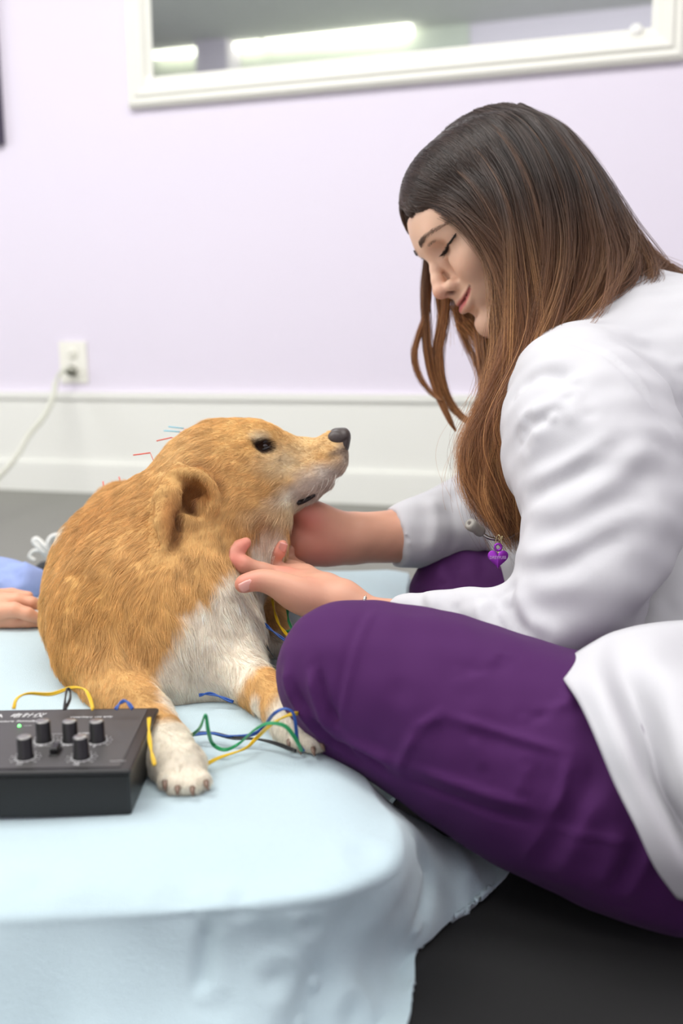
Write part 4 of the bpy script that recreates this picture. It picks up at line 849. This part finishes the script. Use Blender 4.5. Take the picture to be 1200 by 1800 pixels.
    u, v = on(98, 1322); b = MB(); b.box(pt(u-.0035, v-.008, 0), ax*.007, ay*.015, az*.0012, bev=.0005); b.box(pt(u-.0028, v-.0065, .0012), ax*.0056, ay*.012, az*.0045, bev=.0008); b.build('slide_switch', mp, root, smooth=False)
    b = MB(); b.box(pt(.01, .0, -top-.001)+ay*.01, ax*.01, ay*.01, az*.0012); 
    for (px, py, sz) in [(130, 1240, 0), (30, 1240, 0)]: pass
    return o, ax, ay, az, top
DEV = device()
def wire(pts, colr, label, name='lead_wire', r=.00085, group=None, twin=True):
    cols = dict(yellow=(226, 186, 30), blue=(36, 82, 160), green=(40, 150, 92), black=(22, 22, 24))
    q = np.array([P(*p) if len(p) == 3 and p[2] > .5 else onz(p[0], p[1], HM+.004+(p[2] if len(p) > 2 else 0)) for p in pts]); q = spline(q, 10); q[:, 2] = np.where(q[:, 1] < 1.46, np.maximum(q[:, 2], HM+.0015), q[:, 2])
    b = MB()
    if twin:
        T = np.gradient(q, axis=0); sd = np.cross(T, CF); sd /= np.linalg.norm(sd, axis=1)[:, None]+1e-9; tw = np.sin(np.linspace(0, 9, len(q)))[:, None]
        off = sd*np.cos(np.linspace(0, 7, len(q)))[:, None]+np.array([0, 0, 1])*.0*tw+CF*tw*.6
        b.tube(q+off*r*.9, r, 7); b.tube(q-off*r*.9, r, 7)
    else: b.tube(q, r, 7)
    o = b.build(name, mat('wire_'+colr, srgb(*cols[colr]), .35), None); o['label'] = label; o['category'] = 'wire'; o['group'] = group or 'coloured lead wires of the stimulator'; return o

wire([(24, 1246, .785), (30, 1228, .79), (50, 1219, .80), (90, 1220, .81), (125, 1209, .82), (148, 1212, .82), (158, 1228, .81), (163, 1247, .79)], 'yellow', 'yellow wire arching up behind the black stimulator box')
wire([(113, 1247, .785), (115, 1225, .80), (118, 1212, .815), (123, 1214, .815), (123, 1228, .80), (115, 1247, .785)], 'black', 'short looped black wire hanging from the yellow one behind the box', r=.0007)
wire([(203, 1247, .785), (212, 1235, .79), (222, 1233, .79), (233, 1246, .785)], 'blue', 'small blue wire loop peeking up behind the box near its right corner')
wire([(262, 1262, .77), (262, 1290, .755), (266, 1320, .74), (272, 1345, .73)], 'yellow', 'yellow wire running down between the box and the dog\'s paw')
wire([(358, 1346, .003), (385, 1332, .004), (430, 1316, .004), (450, 1298, .006), (475, 1275, .78), (500, 1260, .78), (522, 1254, .79), (540, 1256, .83)], 'yellow', 'yellow wire crossing the blanket toward the woman\'s knee')
wire([(318, 1302, .004), (340, 1290, .006), (352, 1278, .78), (358, 1262, .77), (362, 1258, .77), (366, 1285, .775), (374, 1308, .006), (395, 1318, .003), (420, 1307, .004), (445, 1285, .78), (470, 1272, .77), (500, 1276, .77), (520, 1300, .775), (530, 1320, .005)], 'green', 'green wire with a tall loop between the dog\'s front paws')
wire([(305, 1300, .004), (330, 1293, .004), (370, 1289, .006), (400, 1294, .004), (440, 1292, .005), (462, 1280, .008), (480, 1256, .78), (500, 1246, .775), (515, 1254, .775), (520, 1280, .78), (523, 1305, .785), (533, 1320, .004)], 'blue', 'blue wire lying over the green one beside the far front paw')
wire([(318, 1298, .003), (350, 1288, .004), (375, 1289, .003), (410, 1297, .003), (450, 1299, .003), (485, 1307, .003), (520, 1320, .003)], 'black', 'black wire lying flat on the blanket under the coloured ones')
wire([(350, 1222, .012), (372, 1220, .010), (410, 1234, .004)], 'blue', 'blue wire coming out from under the dog\'s chest')
wire([(478, 1052, 1.04), (484, 1080, 1.02), (492, 1100, 1.0), (506, 1118, .98)], 'yellow', 'yellow wire hanging down below the woman\'s hand')
wire([(505, 1068, 1.03), (507, 1090, 1.01), (512, 1106, .99), (500, 1112, 1.0)], 'green', 'green wire hanging beside the yellow one below the hand')
wire([(442, 1085, 1.01), (462, 1095, 1.0), (480, 1110, .99), (502, 1126, .98)], 'blue', 'blue wire slanting in front of the hind paw')
wire([(438, 1090, 1.0), (455, 1108, .99), (468, 1135, .98), (480, 1152, .97), (498, 1168, .96)], 'black', 'black wire crossing in front of the hind paw', r=.0006)
wire([(500, 1136, .003), (478, 1142, .004), (462, 1158, .004), (460, 1172, .003), (470, 1180, .003), (485, 1182, .004), (500, 1192, .003)], 'blue', 'blue wire curled on the blanket behind the far foreleg', r=.0007)
wire([(436, 1132, .004), (438, 1145, .003), (450, 1160, .003), (472, 1178, .003), (490, 1172, .004), (492, 1156, .004), (502, 1148, .003)], 'green', 'green wire tangled on the blanket beside the hind paw', r=.0007)
# ---------------------------------------------------------------- acupuncture needles
def needle(p, q, colr, label, tube_=None):
    root = empty('acupuncture_needle', P(*p), label, 'needle', 'needles in the dog\'s neck and back'); a, e_ = P(*p), P(*q)
    b = MB(); b.tube([a, a+(e_-a)*.5, e_], .00075, 6); b.build('handle', mat('needle_'+colr, {'red': srgb(224, 78, 50), 'blue': srgb(120, 200, 225)}[colr], .4), root)
    if tube_:
        t = P(*tube_); b = MB(); b.tube([a, (a+t)/2, t], .00045, 5); b.build('shaft', mat('needle_red_shaft', srgb(226, 110, 90), .4), root)
needle((264, 796, 1.08), (234, 800, 1.08), 'red', 'bent red-handled needle highest behind the dog\'s neck, hooked at its tip', (273, 818, 1.08))
needle((302, 769, 1.10), (275, 775, 1.10), 'red', 'straight red-handled needle behind the dog\'s head', (316, 775, 1.10))
needle((316, 759, 1.16), (288, 757, 1.16), 'blue', 'lower of the two pale blue needles behind the dog\'s head', (332, 764, 1.15))
needle((323, 753, 1.18), (296, 750, 1.18), 'blue', 'upper of the two pale blue needles behind the dog\'s head', (336, 760, 1.16))
needle((185, 880, 1.2), (181, 846, 1.2), 'red', 'red needle standing upright on the dog\'s back beside the white patch', (187, 890, 1.2))
needle((216, 862, 1.21), (209, 838, 1.21), 'red', 'pale red needle on the dog\'s back close to the neck', (218, 870, 1.21))
# ---------------------------------------------------------------- stethoscope and heart tag
def stetho():
    root = empty('stethoscope', P(900, 945, 1.02), 'stethoscope ear piece with grey tip poking out below the woman\'s hair', 'stethoscope')
    b = MB(); pts = spline([P(844, 935, 1.0), P(856, 944, 1.0), P(872, 948, 1.0), (P(890, 946, 1.0)), P(905, 938, 1.005), P(922, 925, 1.01), P(940, 880, 1.03), P(955, 800, 1.05)], 8); b.tube(pts, .0017, 10); b.build('tube', mat('steel_tube', srgb(190, 186, 180), .22, metal=1), root)
    a, e_ = P(846, 936, 1.0), P(824, 920, .985); ax = e_-a; L = np.linalg.norm(ax)
    b = MB(); b.lathe(a, ax, [(.0030, -.001), (.0052, .001), (.0058, L*.2), (.0050, L*.42), (.0054, L*.5), (.0062, L*.72), (.0060, L*.92), (.0045, L), (.0018, L*1.0), (.0016, L*.8)], 24); b.build('ear_tip', mat('grey_rubber', srgb(150, 146, 138), .5), root)
stetho()
def tag():
    c0 = P(875, 981, .985); root = empty('heart_tag', c0, 'purple heart-shaped metal tag hanging from the stethoscope tube', 'tag')
    pts = []
    for t in np.linspace(0, 2*math.pi, 60, endpoint=False): pts.append((16*math.sin(t)**3/16*.0102, (13*math.cos(t)-5*math.cos(2*t)-2*math.cos(3*t)-math.cos(4*t))/17*.0108))
    ax = CR; ay = CU; n = len(pts); az = -CF; V = []; sc = [(.0, -.0006), (.97, -.0006), (1, -.0003), (1, .0003), (.97, .0006), (.0, .0006)]
    for s_, z in sc: V += [c0+ax*x*s_+ay*y*s_+az*z for x, y in pts]
    F = [(i*n+k, i*n+(k+1) % n, (i+1)*n+(k+1) % n, (i+1)*n+k) for i in range(5) for k in range(n)]
    mp = mat('purple_anodised', srgb(158, 54, 190), .35, metal=.55)
    b = MB(); b.add(V, F)
    ring = [c0+ay*.0108+ax*.0032*math.cos(t)+ay*.0032*math.sin(t) for t in np.linspace(0, 2*math.pi, 24)]; b.tube(ring, .0012, 6, cap=False); b.build('tag_plate', mp, root)
    text('DREYFUSS', .0042, c0-ax*.0084-ay*.0008+az*.0007, ax, ay, mat('engraving', srgb(214, 178, 222), .4), root, 'engraved_name', sx=.86)
    b = MB(); b.tube([P(876, 956, .99)+CU*.0088*math.cos(t)+CR*.0026*math.sin(t)-CF*.002*math.sin(t) for t in np.linspace(0, 2*math.pi, 30)], .0005, 6, cap=False); b.tube([P(876, 946, .995)+CU*.003*math.cos(t)+CF*.003*math.sin(t)+CR*.0006*t for t in np.linspace(0, 9, 40)], .0006, 6); b.build('split_ring', mat('gold_metal', srgb(214, 204, 160), .25, metal=1), root)
tag()
# ---------------------------------------------------------------- second person at the left edge
def helper():
    root = empty('person', P(0, 1050, 1.3), 'second person at the left edge, in blue scrubs, one hand resting by the dog', 'person')
    root.location.z = .12
    D = 1.20
    g = Field(P(-170, 1180, D)-[.05, .12, .0], P(80, 980, D)+[.05, .12, .06], .0022)
    g.chain(prs((-180, 1080, D+.03, 40), (-90, 1078, D+.02, 36), (-50, 1080, D, 40), (-5, 1082, D, 34)), k=.02)
    g.chain(prs((-10, 1060, D-.01, 20), (30, 1056, D-.012, 13), (55, 1060, D-.01, 11), (78, 1066, D, 9)), k=.008)
    g.chain(prs((-10, 1075, D-.03, 19), (25, 1072, D-.036, 13), (48, 1079, D-.036, 11.5), (66, 1086, D-.03, 9.5)), k=.006)
    g.chain(prs((-8, 1092, D-.02, 18), (25, 1093, D-.024, 12), (48, 1095, D-.024, 10), (72, 1097, D-.02, 9)), k=.006)
    g.chain(prs((-8, 1104, D-.005, 14), (25, 1106, D-.01, 10), (50, 1107, D-.01, 9), (74, 1107, D-.01, 8)), k=.005)
    g.chain(prs((-60, 1062, D, 20), (-20, 1048, D+.01, 14), (20, 1045, D+.02, 11), (50, 1048, D+.02, 9)), k=.010)
    V, Q = g.mesh(); V = relax(V, Q, 2); V[:, 2] = np.maximum(V[:, 2], HM+.001); c = np.tile(np.array(srgb(222, 164, 134)[:3]), (len(V), 1))
    mesh('body', V, Q, MATS['skin'], root, col=c)
    g = Field([-1.05, 1.15, .0], [-.36, 1.62, .40], .006)
    g.chain(prs((-250, 1030, 1.42, 85), (-100, 1030, 1.40, 66), (0, 1040, 1.36, 54), (40, 1036, 1.34, 42), (52, 1036, 1.34, 38)), k=.03)
    V, Q = g.mesh(); V = relax(V, Q, 2); N = vnormals(V, Q)
    for path, a_, w_ in [([(0, 1000), (20, 1010), (38, 1035)], -.008, .012), ([(35, 990), (45, 1010), (40, 1040)], .007, .010), ([(0, 1020), (15, 1030)], .006, .012)]: V = fold(V, N, path, a_, w_)
    V = V+N*(noise3(V, .07, 9)*.003)[:, None]
    mesh('scrub_trousers', V, Q, mat('light_blue_scrub', srgb(146, 164, 214), .8, var=(12, .05)), root)
helper()
def shoe():
    D = 1.62; root = empty('shoe', P(90, 985, D), 'dark shoe with white laces behind the dog at the left', 'shoe'); root.location.z = HM
    g = Field(P(60, 1090, D)-[.05, .12, .03], P(170, 960, D)+[.10, .16, .06], .004); 
    g.chain(prs((78, 1003, D, 17), (95, 1010, D+.02, 24), (130, 1020, D+.05, 34)), k=.02); g.chain(prs((95, 1030, D, 26), (140, 1035, D+.06, 34)), k=.02)
    V, Q = g.mesh(); V = relax(V, Q, 2); mesh('upper', V, Q, mat('dark_shoe', srgb(44, 46, 48), .6), root)
    b = MB()
    b.tube(spline([P(88, 985, D-.02), P(72, 966, D-.03), P(60, 952, D-.03), (P(66, 948, D-.03)), P(80, 962, D-.03), P(92, 978, D-.02)], 6), .0042, 8)
    b.tube(spline([P(92, 975, D-.02), P(84, 958, D-.03), P(90, 944, D-.03), P(104, 941, D-.03), P(108, 952, D-.02), P(96, 972, D-.02)], 6), .0035, 8)
    b.tube(spline([P(62, 985, D-.03), P(52, 978, D-.03), P(60, 968, D-.03), P(78, 970, D-.03), P(92, 982, D-.02)], 6), .0028, 8); b.build('shoelace', mat('white_lace', srgb(236, 236, 230), .8), root)
shoe()
# ---------------------------------------------------------------- wall fittings
def outlet():
    s0, z0 = onwall(109, 673); s1, z1 = onwall(152, 600); root = empty('power_outlet', room((s0+s1)/2, 0, (z0+z1)/2), 'white power outlet plate on the lavender wall with a plug in it', 'outlet')
    b = rbox(s0, s1, 0, .006, z0, z1); b.build('cover_plate', mat('outlet_plastic', srgb(248, 247, 236), .4), root, smooth=False)
    sm = (s0+s1)/2; zc = (z0+z1)/2
    for zz in (zc+.026, zc-.026):
        b = MB(); b.lathe(room(sm, .005, zz), WN, [(.017, 0), (.017, .004), (.015, .005)], 20); sk = b.build('socket', mat('outlet_plastic2', srgb(240, 239, 226), .4), root)
        if zz > zc:
            b = MB()
            for q in (-.0065, .0045): b.box(room(sm+q, .0095, zz-.003), WD*.002, WN*.0006, (0, 0, .008))
            b.build('slot', mat('slot_dark', srgb(40, 40, 38), .6), sk, smooth=False)
    sp, zp = onwall(131, 651)
    r2 = empty('extension_cable', room(sp, .02, zp), 'pale cable plugged into the wall outlet and sagging to the left', 'cable')
    b = MB(); b.lathe(room(sp, .010, zp), WN, [(.015, 0), (.016, .008), (.013, .022), (.006, .028)], 18); b.build('plug', mat('plug_dark', srgb(70, 72, 50), .5), r2)
    pts = [(131, 651, .03), (118, 648, .05), (106, 655, .06), (98, 672, .07), (93, 700, .10), (75, 735, .15), (50, 765, .22), (30, 800, .32), (0, 835, .45), (-40, 870, .6)]; q = []
    for x, y, t in pts: s_, z = onwall(x, y, t); q.append(room(s_, t, z))
    b = MB(); b.tube(spline(q, 8), np.r_[np.full(24, .0055), np.full(len(spline(q, 8))-24, .0082)], 10); b.build('cable', mat('pale_cable', srgb(222, 224, 208), .5), r2)
outlet()
def mirror():
    root = empty('wall_mirror', room(2.0, 0, 1.4), 'wide wall mirror in a white moulded frame above the woman', 'mirror')
    sl, zl = onwall(222, 190, .03); sr, zr = onwall(1203, 99, .03); zb = (zl+zr)/2; zt = zb+.85; w_ = .078
    print('mirror', sl, zl, sr, zr)
    prof = [(0, 0), (0, .018), (.010, .026), (.022, .024), (.030, .030), (.052, .026), (.064, .016), (.078, .012), (.078, 0)]   # (inwards, out of wall)
    V = []; cs = [(sl, zb, 1, 1), (sr, zb, -1, 1), (sr, zt, -1, -1), (sl, zt, 1, -1)]
    for (s_, z, a, c) in cs: V += [room(s_+a*i, t, z+c*i) for i, t in prof]
    n = len(prof); F = [(k*n+i, k*n+i+1, ((k+1) % 4)*n+i+1, ((k+1) % 4)*n+i) for k in range(4) for i in range(n-1)]
    mesh('frame', V, F, mat('mirror_frame_white', srgb(242, 242, 232), .35), root, smooth=False)
    b = rbox(sl+w_-.004, sr-w_+.004, .002, .010, zb+w_-.004, zt-w_+.004); b.build('glass', mat('mirror_glass', srgb(206, 212, 210), .02, metal=1), root, smooth=False)
    mc = mat('mirror_clip', srgb(250, 250, 245), .3)
    for px, py in ((263, 144), (1118, 53)):
        s_, z = onwall(px, py, .02); b = MB(); b.lathe(room(s_, .010, z), WN, [(.016, 0), (.016, .008), (.010, .014)], 16); b.build('clip', mc, root)
mirror()
def picture():
    s1, z0 = onwall(2, 252, .02); root = empty('picture_frame', room(s1-.25, 0, z0+.3), 'dark framed picture on the wall cut off by the left edge', 'picture')
    b = rbox(s1-.5, s1, 0, .022, z0, z0+.6); b.build('frame', mat('dark_frame', srgb(60, 52, 74), .5), root, smooth=False)
    b = rbox(s1-.46, s1-.04, .02, .024, z0+.04, z0+.56); b.build('picture', mat('picture_print', srgb(170, 160, 190), .6, var=(6, .2)), root, smooth=False)
picture()
# ---------------------------------------------------------------- what the mirror shows: the front of the room
M_tube = mat('tube_light', srgb(255, 250, 225), .5, emit=((1, .96, .82, 1), 6)); M_fix = mat('fixture_white', srgb(205, 205, 200), .5)
def refl(px, py, t):
    v = CF+CR*(px-600)/FP+CU*(900-py)/FP; k = ((W0-CC)@WN)/(v@WN); q = CC+v*k; v2 = v-2*(v@WN)*WN; k2 = (t-(q-W0)@WN)/(v2@WN); q = q+v2*k2; return (q-W0)@WD, q[2]
def front():
    sa, _ = refl(262, 90, TB-.02); sb, _ = refl(825, 60, TB-.02); p0, _ = refl(347, 80, TB-.25); p1, _ = refl(402, 80, TB-.25)
    mg = mat('grey_green_panel', srgb(214, 221, 210), .7, var=(2, .08))
    o = rbox(sa, sb, TB-.02, TB, 0, HC).build('wall_panel', mg, None, smooth=False); o['label'] = 'grey-green wall panel reflected behind the tube lights in the mirror'; o['category'] = 'panel'
    o = rbox(p0, p1, TB-.27, TB-.02, 0, HC).build('pillar', M_wall, None, smooth=False); o['label'] = 'lavender pillar reflected near the left end of the mirror'; o['category'] = 'pillar'
    lab = ['short tube light reflected at the left end of the mirror', 'short tube light reflected just right of the lavender pillar', 'longest tube light reflected in the middle of the mirror']
    for i, (a, ya, b_, yb) in enumerate([(262, 94, 352, 88), (405, 81, 460, 77), (470, 74, 724, 54)]):
        s0, z0 = refl(a, ya, TB-.1); s1, z1 = refl(b_, yb, TB-.1); zz = (z0+z1)/2; root = empty('tube_light_fixture', room((s0+s1)/2, TB-.06, zz), lab[i], 'tube light', 'tube lights reflected in the mirror')
        rbox(s0-.02, s1+.02, TB-.09, TB-.021, zz+.035, zz+.09).build('housing', M_fix, root, smooth=False)
        MB().tube([room(s0, TB-.1, z0), room(s1, TB-.1, z1)], .042, 14).build('tube', M_tube, root)
front()
